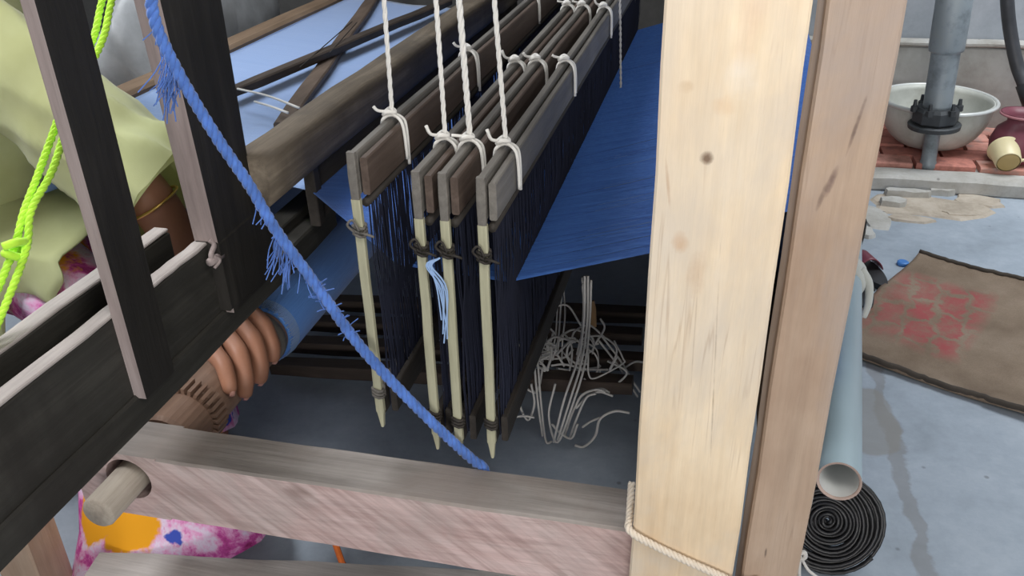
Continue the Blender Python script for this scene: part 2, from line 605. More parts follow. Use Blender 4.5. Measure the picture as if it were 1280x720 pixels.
MT['floor'] = concrete('blue_grey_floor_cement', [(0.22, 0.26, 0.30), (0.31, 0.36, 0.42), (0.42, 0.47, 0.53)], 3.0, True, 0.6)
MT['wallU'] = concrete('grey_wall_cement', [(0.27, 0.30, 0.33), (0.37, 0.40, 0.44), (0.45, 0.48, 0.52)], 3)
MT['wallL'] = concrete('damp_wall_cement', [(0.17, 0.15, 0.12), (0.36, 0.36, 0.34), (0.50, 0.51, 0.50)], 1.7)
MT['curb'] = concrete('curb_cement', [(0.27, 0.25, 0.22), (0.42, 0.41, 0.38), (0.54, 0.54, 0.53)], 6)
MT['plaster'] = concrete('broken_plaster', [(0.26, 0.22, 0.17), (0.44, 0.38, 0.31), (0.56, 0.51, 0.44)], 7)
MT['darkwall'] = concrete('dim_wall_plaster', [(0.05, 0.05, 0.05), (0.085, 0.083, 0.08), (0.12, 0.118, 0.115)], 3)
MT['roof'] = plain('roof_boards', (0.16, 0.13, 0.11), 0.85)

floor = MB().box((-4.2, -2.6, -0.12), (3.4, 5.0, 0.0)).build('floor', MT['floor'], base=(0, 0, 0))
tag(floor, 'blue-grey cement floor with a long crack running towards the wall', kind='structure')
# walls
wr = MB()
wr.box((0.30, 4.56, 0.0), (3.4, 4.72, 2.2))
wall_b = wr.build('wall_back', MT['wallU'], base=(0, 4.6, 0))
tag(wall_b, 'grey cement wall behind the hand pump and basin', kind='structure')
dd = MB()
dd.box((0.32, 4.48, 0.0), (3.4, 4.562, 0.455), 0.006)
dado = tag(dd.build('dado', MT['wallL'], wall_b), 'damp stained lower part of the wall, standing proud')
ld = MB()
ld.timber((0.32, 4.51, 0.468), (3.4, 4.51, 0.468), 0.075, 0.026, seg=14, jit=0.003, c=0.008)
tag(ld.build('ledge', MT['curb'], wall_b), 'pale worn cement ledge')
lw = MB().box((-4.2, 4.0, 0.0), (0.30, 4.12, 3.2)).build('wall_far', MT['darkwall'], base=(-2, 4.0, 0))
tag(lw, 'dim plaster wall at the far side of the weaving shed', kind='structure')
wsd = MB().box((0.27, 3.55, 0.0), (0.31, 4.0, 2.3)).build('wall_light_block', MT['darkwall'], base=(0.29, 3.5, 0))  # unseen wall added to keep yard light off the far floor
tag(wsd, 'short unseen wall added to block yard light beside the loom', kind='structure')
wl = MB()
wl.box((-4.2, -2.6, 0.0), (-4.08, 4.0, 0.8)).box((-4.2, -2.6, 2.3), (-4.08, 4.0, 3.24)).box((-4.2, -2.6, 0.8), (-4.08, 1.8, 2.3)).box((-4.2, 3.6, 0.8), (-4.08, 4.0, 2.3))
tag(wl.build('wall_left', MT['darkwall'], base=(-4.1, 0, 0)), 'dim plaster wall with an open window behind the weaver', kind='structure')
rfm = MB()
rfm.grid(lambda u, v: (-4.2 + u * 5.17, -2.6 + v * 6.7, 3.25 - u * 1.08), 2, 2, 0.06)
rf = rfm.build('ceiling', MT['roof'], base=(-2, 2, 2.9))
fw = MB()
fw.box((-4.2, -2.74, 0.0), (-0.5, -2.6, 3.2)).box((-0.5, -2.74, 2.1), (1.2, -2.6, 3.2)).box((1.2, -2.74, 0.0), (3.4, -2.6, 3.2))
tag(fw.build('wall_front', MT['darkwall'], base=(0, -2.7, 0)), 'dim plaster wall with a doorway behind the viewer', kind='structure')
wrt = MB().box((3.3, -2.6, 0.0), (3.42, 4.7, 2.0)).build('wall_right', MT['wallU'], base=(3.36, 1, 0))
tag(wrt, 'grey cement wall along the far side of the yard', kind='structure')
tag(rf, 'dark roof boards over the loom', kind='structure')

# curb in front of the wash place, with its broken plaster and stones
cb = MB()
cb.timber((0.30, 3.80, 0.034), (3.0, 3.80, 0.034), 0.115, 0.072, seg=24, jit=0.004, c=0.012)
curb = tag(cb.build('trim_1', MT['curb'], base=(1.2, 3.7, 0)), 'worn grey cement curb in front of the brick wash place', kind='structure')


def slab(cx, cy, rx, ry, h, rot, mat, name, parent, z=0.0, n=11, seed=1):
    rnd = random.Random(seed)
    top, bot = [], []
    for k in range(n):
        a = 2 * PI * k / n
        q = rnd.uniform(0.78, 1.1)
        # squarish outline
        ca, sa = math.cos(a), math.sin(a)
        sq = 1 / max(abs(ca), abs(sa)) ** 0.6
        x, y = rx * ca * q * sq, ry * sa * q * sq
        X = cx + x * math.cos(rot) - y * math.sin(rot)
        Y = cy + x * math.sin(rot) + y * math.cos(rot)
        bot.append((X, Y, z))
        top.append((cx + (X - cx) * 0.93, cy + (Y - cy) * 0.93, z + h * rnd.uniform(0.85, 1.1)))
    vs = bot + top + [(cx, cy, z + h)]
    fs = [(k, (k + 1) % n, n + (k + 1) % n, n + k) for k in range(n)] + [(n + k, n + (k + 1) % n, 2 * n) for k in range(n)]
    return obj(name, vs, fs, mat, parent)


def fpt(px, py, z=0.0):
    return at(px, py, 2, z)


STN = [(1158, 259, .245, .115, .007, -.05, 1), (1222, 252, .10, .06, .009, -.1, 1), (1095, 272, .055, .12, .007, .05, 0), (1130, 246, .10, .026, .034, 0, 0),
       (1176, 243, .055, .022, .026, -.05, 0), (1115, 257, .058, .034, .030, -.12, 0), (1140, 275, .09, .03, .010, -.05, 1), (1200, 268, .07, .03, .010, .1, 1), (1083, 292, .03, .06, .014, .1, 0)]
for i, (px, py, rx, ry, h, rt, mk) in enumerate(STN):
    c = fpt(px, py)
    slab(c.x, c.y, rx, ry, h, rt, MT['plaster'] if mk else MT['curb'], 'stone', curb, 0.0, seed=20 + i)

# brick paved wash place
plat = thing('brick_platform', (1.1, 4.1, 0), 'red brick paved wash place between the cement curb and the grey wall', 'platform')
MB().box((0.33, 3.86, 0.0), (2.9, 4.48, 0.055)).build('mortar_bed', MT['wallL'], plat)
MT['brick'] = plain('red_brick', (0.42, 0.17, 0.135), 0.8, 0, 0.35, 9, 0.3, second=(0.30, 0.13, 0.11))
MT['brick2'] = plain('pale_red_brick', (0.52, 0.25, 0.20), 0.8, 0, 0.3, 9, 0.3, second=(0.40, 0.30, 0.27))
nb = 0
for r_ in range(5):
    for k in range(10):
        x0 = 0.36 + k * 0.255 - (0.12 if r_ % 2 else 0)
        y0 = 3.868 + r_ * 0.125
        if x0 < 0.34 or x0 > 1.9:
            continue
        dz = random.uniform(-0.006, 0.006)
        b = MB().box((x0 + random.uniform(0, .008), y0 + random.uniform(0, .006), 0.03), (x0 + 0.243, y0 + 0.114, 0.082 + dz), 0.006)
        b.build('brick', MT['brick'] if random.random() < .6 else MT['brick2'], plat)

# ================================================================== LOOM FRAME
frame = thing('loom_frame', (-0.45, 1.0, 0), 'fixed timber frame of the handloom, pinkish front rail tied to the weathered grey post', 'loom frame')
# pink side rail with a hole for the axle
RY0, RY1, RZ0, RZ1 = 0.95, 1.04, 0.397, 0.531


def rail_with_hole():
    mb = MB()
    hx, hz, hr = -0.915, 0.478, 0.043
    x0, x1 = -1.02, -0.062
    n = 24
    bx0, bx1 = hx - 0.062, hx + 0.062
    bz0, bz1 = RZ0, RZ1
    # block around the hole: square outer ring to circle, front and back
    vs, fs = [], []
    for y in (RY0, RY1):
        for k in range(n):
            a = 2 * PI * k / n
            vs.append((hx + hr * math.cos(a), y, hz + hr * 0.98 * math.sin(a)))
        for k in range(n):
            a = 2 * PI * (k + .0) / n
            ca, sa = math.cos(a), math.sin(a)
            t = 1 / max(abs(ca), abs(sa))
            X = hx + 0.062 * ca * t
            Z = (bz0 + bz1) / 2 + (bz1 - bz0) / 2 * sa * t
            vs.append((X, y, Z))
    for k in range(n):
        j = (k + 1) % n
        fs.append((k, j, n + j, n + k))
        fs.append((2 * n + k, 3 * n + k, 3 * n + j, 2 * n + j))
        fs.append((k, 2 * n + k, 2 * n + j, j))
        fs.append((n + k, n + j, 3 * n + j, 3 * n + k))
    mb.add(vs, fs)
    mb.timber((bx1 - .001, 0.995, 0.464), (x1, 0.995, 0.464), 0.09, 0.134, seg=14, jit=0.0009, c=0.004, ec=False)
    mb.timber((x0, 0.995, 0.464), (bx0 + .001, 0.995, 0.464), 0.09, 0.134, seg=2, jit=0.001, c=0.004, ec=False)
    return mb


rail = tag(rail_with_hole().build('front_rail', MT['pink'], frame), 'thick pinkish-brown front rail with worn pale top and a bored axle hole')
MT['railtop'] = wood('worn_rail_top_wood', [(0.20, 0.18, 0.165), (0.34, 0.31, 0.29), (0.46, 0.43, 0.40)], 'X', 0.75, 45, 7, stain=(0.24, 0.20, 0.18), seed=3.9)
rail.data.materials.append(MT['railtop'])
for pl in rail.data.polygons:
    if abs(pl.normal.z) > 0.3 and pl.center.z > 0.515:  # worn bare top face
        pl.material_index = 1
# weathered grey post and lower pieces
MB().timber((0.130, 0.975, 0.0), (0.1335, 0.975, 2.2), 0.074, 0.10, up=(0, 1, 0), seg=16, jit=0.0018, c=0.003).build('post', MT['greywood'], frame)
frame.children[-1]['label'] = 'weathered grey-brown upright post'
MB().timber((-1.085, 0.965, 0.186), (-0.05, 1.120, 0.186), 0.10, 0.05, seg=10, jit=0.002).build('lower_rail', MT['lowrail'], frame)
MB().timber((-1.25, 1.0, 0.0), (-1.25, 1.0, 0.62), 0.095, 0.08, up=(0, 1, 0), seg=5).build('post', MT['greywood'], frame)
# far side of the frame
MB().timber((-1.05, 3.45, 0.464), (0.17, 3.45, 0.464), 0.08, 0.13, seg=6).build('far_rail', MT['treadle'], frame)
for x in (0.13,):
    MB().timber((x, 3.45, 0.0), (x, 3.45, 2.2), 0.08, 0.09, up=(0, 1, 0), seg=5).build('post', MT['greywood'], frame)
MB().tube([(0.198, 1.29, 0.905), (0.198, 3.30, 0.905)], 0.028, 20).build('back_beam', MT['brown'], frame, True)
MB().timber((-1.50, 1.50, 0.81), (-1.50, 3.8, 0.81), 0.078, 0.095, seg=10, c=0.01).build('breast_beam', MT['brown'], frame)
for y in (1.56, 3.7):
    MB().timber((-1.50, y, 0), (-1.50, y, 0.765), 0.06, 0.06, up=(0, 1, 0), seg=3).build('beam_leg', MT['brown'], frame)

def wood_marks(m, marks):
    # knots, stains and gouges of the wood itself: (x, z, half width, half height, tilt, colour, strength) in object space
    nt = m.node_tree
    p = nt.nodes['Principled BSDF']
    col = p.inputs['Base Color'].links[0].from_socket
    t = nt.nodes.new('ShaderNodeTexCoord')
    nz = noise(nt, coords(nt), 30, 4, 0.6)
    sep = nt.nodes.new('ShaderNodeSeparateXYZ')
    nt.links.new(t.outputs['Object'], sep.inputs[0])
    for x, z, rx, rz, tl, c, k in marks:
        dz = math_n(nt, 'SUBTRACT', sep.outputs[2], z)
        dx = math_n(nt, 'SUBTRACT', math_n(nt, 'SUBTRACT', sep.outputs[0], x), math_n(nt, 'MULTIPLY', dz, tl))
        a = math_n(nt, 'POWER', math_n(nt, 'DIVIDE', dx, rx), 2.0)
        b = math_n(nt, 'POWER', math_n(nt, 'DIVIDE', dz, rz), 2.0)
        d = math_n(nt, 'ADD', math_n(nt, 'ADD', a, b), math_n(nt, 'MULTIPLY', math_n(nt, 'SUBTRACT', nz.outputs[0], 0.5), 3.0))
        f = math_n(nt, 'MULTIPLY', math_n(nt, 'SUBTRACT', 1.0, d), k, True)
        f = math_n(nt, 'MULTIPLY', f, min(1, k))
        col = mixc(nt, f, col, c)
    nt.links.new(col, p.inputs['Base Color'])


def mk(px, py, Y, ox, rx, rz, tl, c, k):
    q = at(px, py, 1, Y)
    return (q.x - ox, q.z, rx, rz, tl, c, k)


YO, GO = 0.0112, -0.45
wood_marks(MT['yellow'], [mk(883, 197, .9075, YO, .0075, .008, 0, (0.13, 0.07, 0.04), .85), mk(850, 300, .9075, YO, .010, .016, 0, (0.50, 0.27, 0.12), .6),
                          mk(872, 345, .9075, YO, .012, .03, 0, (0.48, 0.30, 0.18), .5), mk(905, 132, .9075, YO, .016, .013, 0, (0.62, 0.36, 0.16), .5),
                          mk(857, 108, .9075, YO, .009, .008, 0, (0.50, 0.34, 0.2), .6), mk(940, 30, .9075, YO, .014, .05, .1, (0.60, 0.40, 0.30), .45),
                          mk(893, 470, .9075, YO, .0012, .16, -.05, (0.22, 0.14, 0.09), .6), mk(868, 420, .9075, YO, .001, .10, -.02, (0.3, 0.2, 0.13), .5),
                          mk(835, 230, .9075, YO, .002, .035, -.14, (0.42, 0.26, 0.16), .6), mk(930, 100, .9075, YO, .02, .03, 0, (0.80, 0.78, 0.74), .5)])
wood_marks(MT['greywood'], [mk(1068, 165, .925, GO, .0022, .035, .16, (0.09, 0.055, 0.05), .7), mk(1040, 225, .925, GO, .004, .022, .2, (0.10, 0.06, 0.06), .75),
                            mk(1028, 245, .925, GO, .003, .018, .2, (0.11, 0.07, 0.06), .7), mk(1045, 40, .925, GO, .02, .06, 0, (0.30, 0.27, 0.26), .5),
                            mk(965, 420, .925, GO, .0012, .08, .05, (0.12, 0.08, 0.06), .6), mk(957, 690, .925, GO, .0018, .010, 0, (0.07, 0.05, 0.04), .8)])

# the pale timber standing in front of the frame
plank = MB().timber((0.008, 0.93, 0.0), (0.0145, 0.93, 2.2), 0.142, 0.045, up=(0, 1, 0), seg=18, jit=0.0016, c=0.003)
plank = tag(plank.build('timber_post', MT['yellow']), 'pale yellow sawn timber standing upright in front of the weathered grey post', 'timber')
MT['rope'] = fabric('cream_tie_cord', (0.70, 0.62, 0.52), 500, 0.9, 0.1)
tr = MB()
A = [at(792, 622, 1, 0.945) + V((-0.006, 0.03, 0)), at(787, 645, 1, 0.925), at(788, 664, 1, 0.900), at(820, 683, 1, 0.900), at(860, 702, 1, 0.900), at(905, 722, 1, 0.900), at(935, 738, 1, 0.900),
     at(935, 738, 1, 0.900) + V((0.012, 0.02, 0.0)), at(940, 735, 1, 0.955)]
rope(tr, A, 0.0055, 3, 0.022, 8)
tag(tr.build('tie_rope', MT['rope'], smooth=True), 'cream cord lashed slantwise round the foot of the yellow timber', 'cord')

# ================================================================== BEATER (SLEY) WITH SHUTTLE BOX
sley = thing('beater', (-0.83, 1.5, 0.64), 'dark wooden hanging beater with open shuttle box, upright arms and heavy weathered cap', 'beater')
# bottom rail and race board
MB().timber((-0.826, 0.45, 0.677), (-0.826, 1.63, 0.677), 0.046, 0.056, seg=10, c=0.004).build('bottom_rail', MT['darkY'], sley)
MB().timber((-0.87, 0.45, 0.700), (-0.87, 3.45, 0.700), 0.05, 0.045, seg=10, c=0.003).build('race_board', MT['darkY'], sley)


def topped_board(x0, x1, y0, y1, z0, z1, name, label):
    mb = MB()
    mb.box((x0, y0, z0), (x1, y1, z1 - 0.006), 0.002, 0)
    mb.timber(((x0 + x1) / 2, y0, z1 - 0.003), ((x0 + x1) / 2, y1, z1 - 0.003), x1 - x0, 0.006, seg=8, jit=0.0008, c=0.002, mi=1)
    o = mb.build(name, [MT['darkY'], MT['worn']], sley)
    o['label'] = label
    return o


topped_board(-0.835, -0.809, 0.45, 0.975, 0.700, 0.843, 'front_board', 'dark shuttle box side board with worn top edge coloured pale for light from above')
topped_board(-0.835, -0.809, 0.982, 1.165, 0.700, 0.838, 'front_board', 'dark shuttle box side board with worn top edge coloured pale for light from above')
topped_board(-0.925, -0.895, 0.45, 1.175, 0.700, 0.845, 'back_board', 'dark shuttle box rear board with worn top edge coloured pale for light from above')
# upright arms: dark sides, front edge coloured pale for frontal light


def arm(y0a, y1a, y0b, y1b, za, zb, xo, xi, name):
    vs = [(xi, y0a, za), (xo, y0a, za), (xo, y1a, za), (xi, y1a, za), (xi, y0b, zb), (xo, y0b, zb), (xo, y1b, zb), (xi, y1b, zb)]
    fs = [(0, 1, 5, 4), (1, 2, 6, 5), (2, 3, 7, 6), (3, 0, 4, 7), (3, 2, 1, 0), (4, 5, 6, 7)]
    mb = MB()
    mb.add(vs, fs)
    mb.mi = [1, 0, 0, 0, 0, 0]
    o = mb.build(name, [MT['dark'], MT['paleZ']], sley)
    return o


arm(0.897, 0.972, 0.890, 0.975, 0.700, 1.70, -0.789, -0.809, 'upright_arm')
arm(1.158, 1.283, 1.110, 1.300, 0.700, 1.70, -0.789, -0.832, 'upright_arm')
arm(3.28, 3.38, 3.26, 3.40, 0.700, 1.70, -0.789, -0.832, 'upright_arm')
# block at the foot of the arm
MB().box((-0.834, 1.150, 0.705), (-0.786, 1.325, 0.842), 0.004).build('foot_block', MT['dark'], sley)
# reed cap: heavy rounded timber
cm = MB()
rings = []
for i in range(15):
    t = i / 14
    y = 1.285 + t * 2.1
    k = 1 + random.uniform(-.03, .03)
    rings.append(((-0.795, y, 0.893 + random.uniform(-.002, .002)), (0.043 * k, 0, 0), (0, 0, 0.050 * k)))
vs = []
N_ = 20
for c, u, v in rings:
    for j in range(N_):
        a = 2 * PI * j / N_
        ca, sa = math.cos(a), math.sin(a)
        e = 0.55
        vs.append(V(c) + V(u) * math.copysign(abs(ca) ** e, ca) + V(v) * math.copysign(abs(sa) ** e, sa))
fs = []
for i in range(14):
    for j in range(N_):
        a, b = i * N_ + j, i * N_ + (j + 1) % N_
        fs.append((a, b, b + N_, a + N_))
fs += [tuple(range(N_ - 1, -1, -1)), tuple(14 * N_ + j for j in range(N_))]
cm.add(vs, fs)
tag(cm.build('reed_cap', MT['cap'], sley, True), 'heavy weathered brown cap beam of the beater')
# reed: fine upright dents between the cap and the race board
rd = MB()
y = 1.52
while y < 3.24:
    rd.add([(-0.792, y, 0.722), (-0.780, y, 0.722), (-0.780, y, 0.85), (-0.792, y, 0.85),
            (-0.792, y + .0016, 0.722), (-0.780, y + .0016, 0.722), (-0.780, y + .0016, 0.85), (-0.792, y + .0016, 0.85)],
           [(0, 1, 2, 3), (7, 6, 5, 4), (1, 5, 6, 2), (0, 3, 7, 4)])
    y += 0.005
tag(rd.build('reed_dents', MT['lathdark'], sley), kind='stuff')
MB().box((-0.80, 1.495, 0.715), (-0.775, 1.522, 0.86), 0.002).build('reed_end', MT['lathdark'], sley)
# hook latch on the shuttle box
hk = MB()
hp = [at(262, 300, 0, -0.803), at(268, 306, 0, -0.795), at(264, 318, 0, -0.792), at(266, 330, 0, -0.795)]
hk.tube(smooth_path(hp, 6), 0.0045, 8)
hk.tube([at(262, 328, 0, -0.793), at(277, 319, 0, -0.793)], 0.007, 10)
hk.tube(smooth_path([at(267, 320, 0, -0.79), at(275, 325, 0, -0.786), at(268, 335, 0, -0.79)], 5), 0.003, 6)
hk.build('hook_latch', MT['paleZ'], sley, True)

# ================================================================== CLOTH ROLLER
AX, AZ = -0.917, 0.474
roller = thing('cloth_roller', (AX, 1.8, AZ - 0.07), 'wooden cloth roller with toothed end wheel, blue cloth wound on it under the beater', 'roller')


def ycyl(y0, y1, r, n=36):
    return MB().lathe((AX, y0, AZ), [(r * .97, 0), (r, 0.004), (r, y1 - y0 - .004), (r * .97, y1 - y0)], (0, 1, 0), n)


ycyl(1.15, 3.4, 0.057).build('core', MT['roller'], roller, True)
pg = MB().lathe((AX, 0.0, AZ), [(0.026, 0.868), (0.029, 0.873), (0.030, 1.19)], (0, 1, 0), 28)
tag(pg.build('axle_end', MT['peg'], roller, True), 'pale worn round axle end sticking out of the front rail')
# toothed wheel
gm = MB()
nt_ = 30
pr = []
for k in range(nt_):
    a = 2 * PI * k / nt_
    for da, r in ((-.30, .054), (-.24, .067), (.24, .067), (.30, .054)):
        b = a + da * 2 * PI / nt_ * 1.0
        pr.append((r * math.cos(b), r * math.sin(b)))
vs = [(AX + x, 1.128, AZ + z) for x, z in pr] + [(AX + x, 1.166, AZ + z) for x, z in pr]
n = len(pr)
fs = [(k, (k + 1) % n, n + (k + 1) % n, n + k) for k in range(n)] + [tuple(range(n - 1, -1, -1)), tuple(range(n, 2 * n))]
gm.add(vs, fs)
gm.lathe((AX, 1.075, AZ), [(0.050, -.02), (0.0555, -0.012), (0.0555, 0.055)], (0, 1, 0), 30)
tag(gm.build('toothed_wheel', MT['roller'], roller), 'toothed wooden ratchet wheel')
# wound cloth: outer roll with a few wraps showing at its near end
cr = MB()
cr.lathe((AX, 0, AZ), [(0.058, 1.437), (0.066, 1.434), (0.0665, 1.440), (0.069, 1.446), (0.0690, 1.452), (0.0715, 1.458), (0.0725, 1.47), (0.0725, 3.28), (0.06, 3.29)], (0, 1, 0), 44)
cr.build('cloth_roll', MT['clothroll'], roller, True)
fr = MB()
for k in range(150):
    a = 2 * PI * k / 150
    r = 0.0722
    p = V((AX + r * math.cos(a), 1.462, AZ + r * math.sin(a)))
    q = V((AX + (r - .004) * math.cos(a), 1.440 - random.uniform(0, .014), AZ + (r - .004) * math.sin(a)))
    fr.tube([p, q], 0.0011, 4)
MT['fray'] = fabric('pale_blue_yarn_ends', (0.28, 0.42, 0.68), 500)
tag(fr.build('selvedge_fringe', MT['fray'], roller), kind='stuff')
# tie ring on the core beside the cloth
ring = MB().lathe((AX, 1.405, AZ), [(0.057, 0), (0.0615, 0.003), (0.0625, 0.012), (0.0605, 0.02), (0.057, 0.024)], (0, 1, 0), 36)
tag(ring.build('binding_ring', MT['lathgrey'], roller, True), 'greyish binding on the roller beside the cloth')

# ================================================================== WARP AND WOVEN CLOTH
ws = MB()
y = 1.19
while y < 3.05:
    dz = random.uniform(-.0014, .0014)
    wdt = 0.0044
    yl = 1.50 + (y - 1.19) * 0.84
    yr = 1.31 + (y - 1.19) * 1.06
    ym = y * .6 + yr * .4
    pts = [(-0.785, yl, 0.790), (-0.50, y + (yl - y) * .1, 0.792 + dz), (-0.30, y, 0.795 + dz * .6), (-0.04, ym, 0.857 + dz), (0.196, yr, 0.9345),
           (0.221, yr, 0.926), (0.2275, yr, 0.908), (0.2275, yr, 0.18)]
    vs, fs = [], []
    for p in pts:
        vs += [(p[0], p[1] - wdt / 2, p[2] - .0005), (p[0], p[1], p[2] + .0009), (p[0], p[1] + wdt / 2, p[2] - .0005)]
    for i in range(len(pts) - 1):
        a = i * 3
        fs += [(a, a + 3, a + 4, a + 1), (a + 1, a + 4, a + 5, a + 2)]
    ws.add(vs, fs)
    y += 0.0029
tag(ws.build('warp_yarn', MT['warp']), 'wide sheet of taut bright blue warp yarns passing through the heddles to the back beam', 'yarn', kind='stuff')
MB().tube([(0.194, 1.27, 0.18), (0.194, 3.3, 0.18)], 0.034, 18).build('warp_beam', MT['brown'], frame, True)

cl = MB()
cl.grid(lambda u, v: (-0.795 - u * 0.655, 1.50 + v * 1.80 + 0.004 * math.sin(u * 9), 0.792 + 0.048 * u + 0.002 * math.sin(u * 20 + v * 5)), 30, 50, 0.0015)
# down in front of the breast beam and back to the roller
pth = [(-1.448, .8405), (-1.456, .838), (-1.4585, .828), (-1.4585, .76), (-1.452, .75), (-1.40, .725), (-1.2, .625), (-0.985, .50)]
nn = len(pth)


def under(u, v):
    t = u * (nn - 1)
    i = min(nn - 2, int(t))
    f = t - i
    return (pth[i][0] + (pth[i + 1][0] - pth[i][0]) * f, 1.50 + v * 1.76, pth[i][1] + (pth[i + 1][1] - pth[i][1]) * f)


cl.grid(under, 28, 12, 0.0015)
tag(cl.build('woven_cloth', MT['cloth'], smooth=True), 'freshly woven blue cloth, window sheen put into its pale colour, stretched between the beater and the breast beam', 'cloth')

# ================================================================== HEDDLE SHAFTS
shaft_specs = [
    (-0.484, 1.052, 0.583, 'lath', 'heddle shaft nearest the beater, hung a little higher, with brown laths'),
    (-0.392, 1.030, 0.552, 'lath', 'second heddle shaft from the beater, dark brown laths, its end stick close to the next'),
    (-0.354, 1.030, 0.545, 'lath', 'third heddle shaft from the beater, with frayed blue thread at its pale end stick'),
    (-0.300, 1.027, 0.549, 'lathgrey', 'heddle shaft farthest from the beater, with greyish front lath, facing the open warp'),
]
YN, YF = 1.05, 3.08
for i, (sx, zt, zb, lm, lab) in enumerate(shaft_specs):
    s = thing('heddle_shaft', (sx, 1.75, zb), lab, 'heddle shaft', 'heddle shafts of the handloom')
    # near and far end sticks, pointed at the foot
    for yy, d in ((YN, 1), (YF, -1)):
        es = MB()
        w_ = 0.0135
        es.timber((sx, yy, zb + 0.03), (sx, yy, zt - .070), w_, 0.010, up=(0, 1, 0), seg=8, jit=0.0006, c=0.0012, ec=False)
        es.timber((sx, yy, zt - 0.0705), (sx, yy, zt), w_, 0.010, up=(0, 1, 0), seg=2, jit=0.0003, c=0.0012, mi=1)
        es.timber((sx + 0.001, yy, zb), (sx, yy, zb + 0.032), 0.005, 0.010, up=(0, 1, 0), seg=1, jit=0, c=0.001, w2=w_)
        o = es.build('end_stick', [MT['bamboo'], MT['lathgrey']], s)
        o['label'] = 'pale bamboo end stick'
    # upper laths
    MB().timber((sx, YN + .0052, zt - 0.033), (sx, YF - .0052, zt - 0.033), 0.013, 0.066, seg=10, jit=0.0008, c=0.002).build('upper_lath', MT['lathgrey'], s)
    MB().timber((sx + 0.0150, YN + .004, zt - 0.036), (sx + 0.0150, YF - .008, zt - 0.036), 0.0115, 0.058, seg=10, jit=0.001, c=0.002).build('upper_lath', MT[lm], s)
    MB().tube([(sx + .012, YN + .004, zt - .0765), (sx + .012, YF - .004, zt - .0765)], 0.0065, 8).build('heddle_rod', MT['lathdark'], s, True)
    # lower laths
    MB().timber((sx, YN + .008, zb + 0.045), (sx, YF - .008, zb + 0.045), 0.012, 0.052, seg=8, c=0.002).build('lower_lath', MT['lathdark'], s)
    MB().timber((sx + 0.018, YN + .016, zb + 0.045), (sx + 0.018, YF - .01, zb + 0.045), 0.011, 0.050, seg=8, c=0.002).build('lower_lath', MT['lathdark'], s)
    # heddle threads
    hb = MB()
    y = YN + 0.020
    zm = 0.794
    while y < YF - 0.02:
        for side in (0, 1):
            x0 = sx + 0.009 + side * 0.004 + random.uniform(-.001, .001)
            r = 0.00085
            yj = random.uniform(-.0015, .0015)
            pts = [(x0, y, zb + .03), (x0 + random.uniform(-.004, .004), y + yj, (zb + zm) / 2), (sx + .011, y + yj * .5, zm), (x0 + random.uniform(-.004, .004), y - yj, (zt + zm) / 2 - .05), (x0, y, zt - .078)]
            vs, fs = [], []
            for p in pts:
                vs += [(p[0] + r, p[1], p[2]), (p[0] - r * .5, p[1] + r, p[2]), (p[0] - r * .5, p[1] - r, p[2])]
            for q in range(4):
                for e in range(3):
                    a, b = q * 3 + e, q * 3 + (e + 1) % 3
                    fs.append((a, b, b + 3, a + 3))
            hb.add(vs, fs)
            y += 0.0022
    tag(hb.build('heddle_threads', MT['heddle'], s), kind='stuff')
    # cord bindings on end stick, top and foot
    for zz in (zt - 0.118, zb + 0.068):
        bd = MB()
        for q in range(3):
            zq = zz + (q - 1) * 0.006
            bd.tube([(sx + .0095 * math.cos(a) * 1.0, YN + .0085 * math.sin(a), zq + .002 * math.sin(2 * a)) for a in [2 * PI * e / 10 for e in range(11)]], 0.0026, 6)
        if zz > 0.8:
            bd.tube(smooth_path([(sx - .004, YN - .010, zz), (sx - .012, YN - .014, zz + .012), (sx - .004, YN - .012, zz + .02), (sx + .004, YN - .012, zz + .004)], 4), 0.002, 5)
            bd.tube(smooth_path([(sx + .004, YN - .010, zz), (sx + .016, YN - .012, zz - .001), (sx + .024, YN - .008, zz - .006)], 4), 0.002, 5)
        bd.build('binding', MT['lathdark'] if i else MT['lathgrey'], s, True)
    # white cord loops tying the two laths
    for yy in (1.17 if i else 1.20, 1.62 + 0.015 * i, 2.21):
        lp = MB()
        x0, x1 = sx - 0.009, sx + 0.024
        zt_ = zt + 0.003
        for q in range(2):
            o_ = (q - .5) * 0.011
            lp.tube(smooth_path([(x0 - .001, yy + o_, zt - .05), (x0 - .001, yy + o_, zt - .01), (x0 + .004, yy + o_, zt_), ((x0 + x1) / 2, yy + o_ * .4, zt_ + .004), (x1 - .003, yy + o_, zt_ - .004), (x1 + .001, yy + o_, zt - .02), (x1 + .002, yy + o_ * .6, zt - .055 - random.uniform(0, .02))], 5), 0.0026, 7)
        kx = (x0 + x1) / 2 - .006
        lp.tube(smooth_path([(kx - .008, yy - .004, zt_ + .004), (kx, yy - .008, zt_ + .010), (kx + .009, yy, zt_ + .008), (kx, yy + .007, zt_ + .011), (kx - .008, yy, zt_ + .006)], 5), 0.0036, 7)
        lp.tube(smooth_path([(kx, yy, zt_ + .008), (kx - .014, yy - .01, zt_ + .012), (kx - .02, yy - .012, zt_ + .022 + random.uniform(-.01, .01))], 4), 0.0026, 6)
        tag(lp.build('lashing', MT['cotton'], s, True), 'white cotton cord knotted round the laths')
# blue frayed bit at the third shaft
fb = MB()
for k in range(6):
    p = V((-0.362, 1.040, 0.905))
    fb.tube(smooth_path([p, p + V((-.012 - .004 * k % .01, -.004, -.012)), p + V((-.006 + .003 * k, -.004, -.05)), p + V((random.uniform(-.006, .008), -.004, -.10 - .008 * k))], 5), 0.0013, 4)
tag(fb.build('thread_tuft', MT['fray']), 'frayed blue thread ends hanging at the third heddle shaft', 'thread')

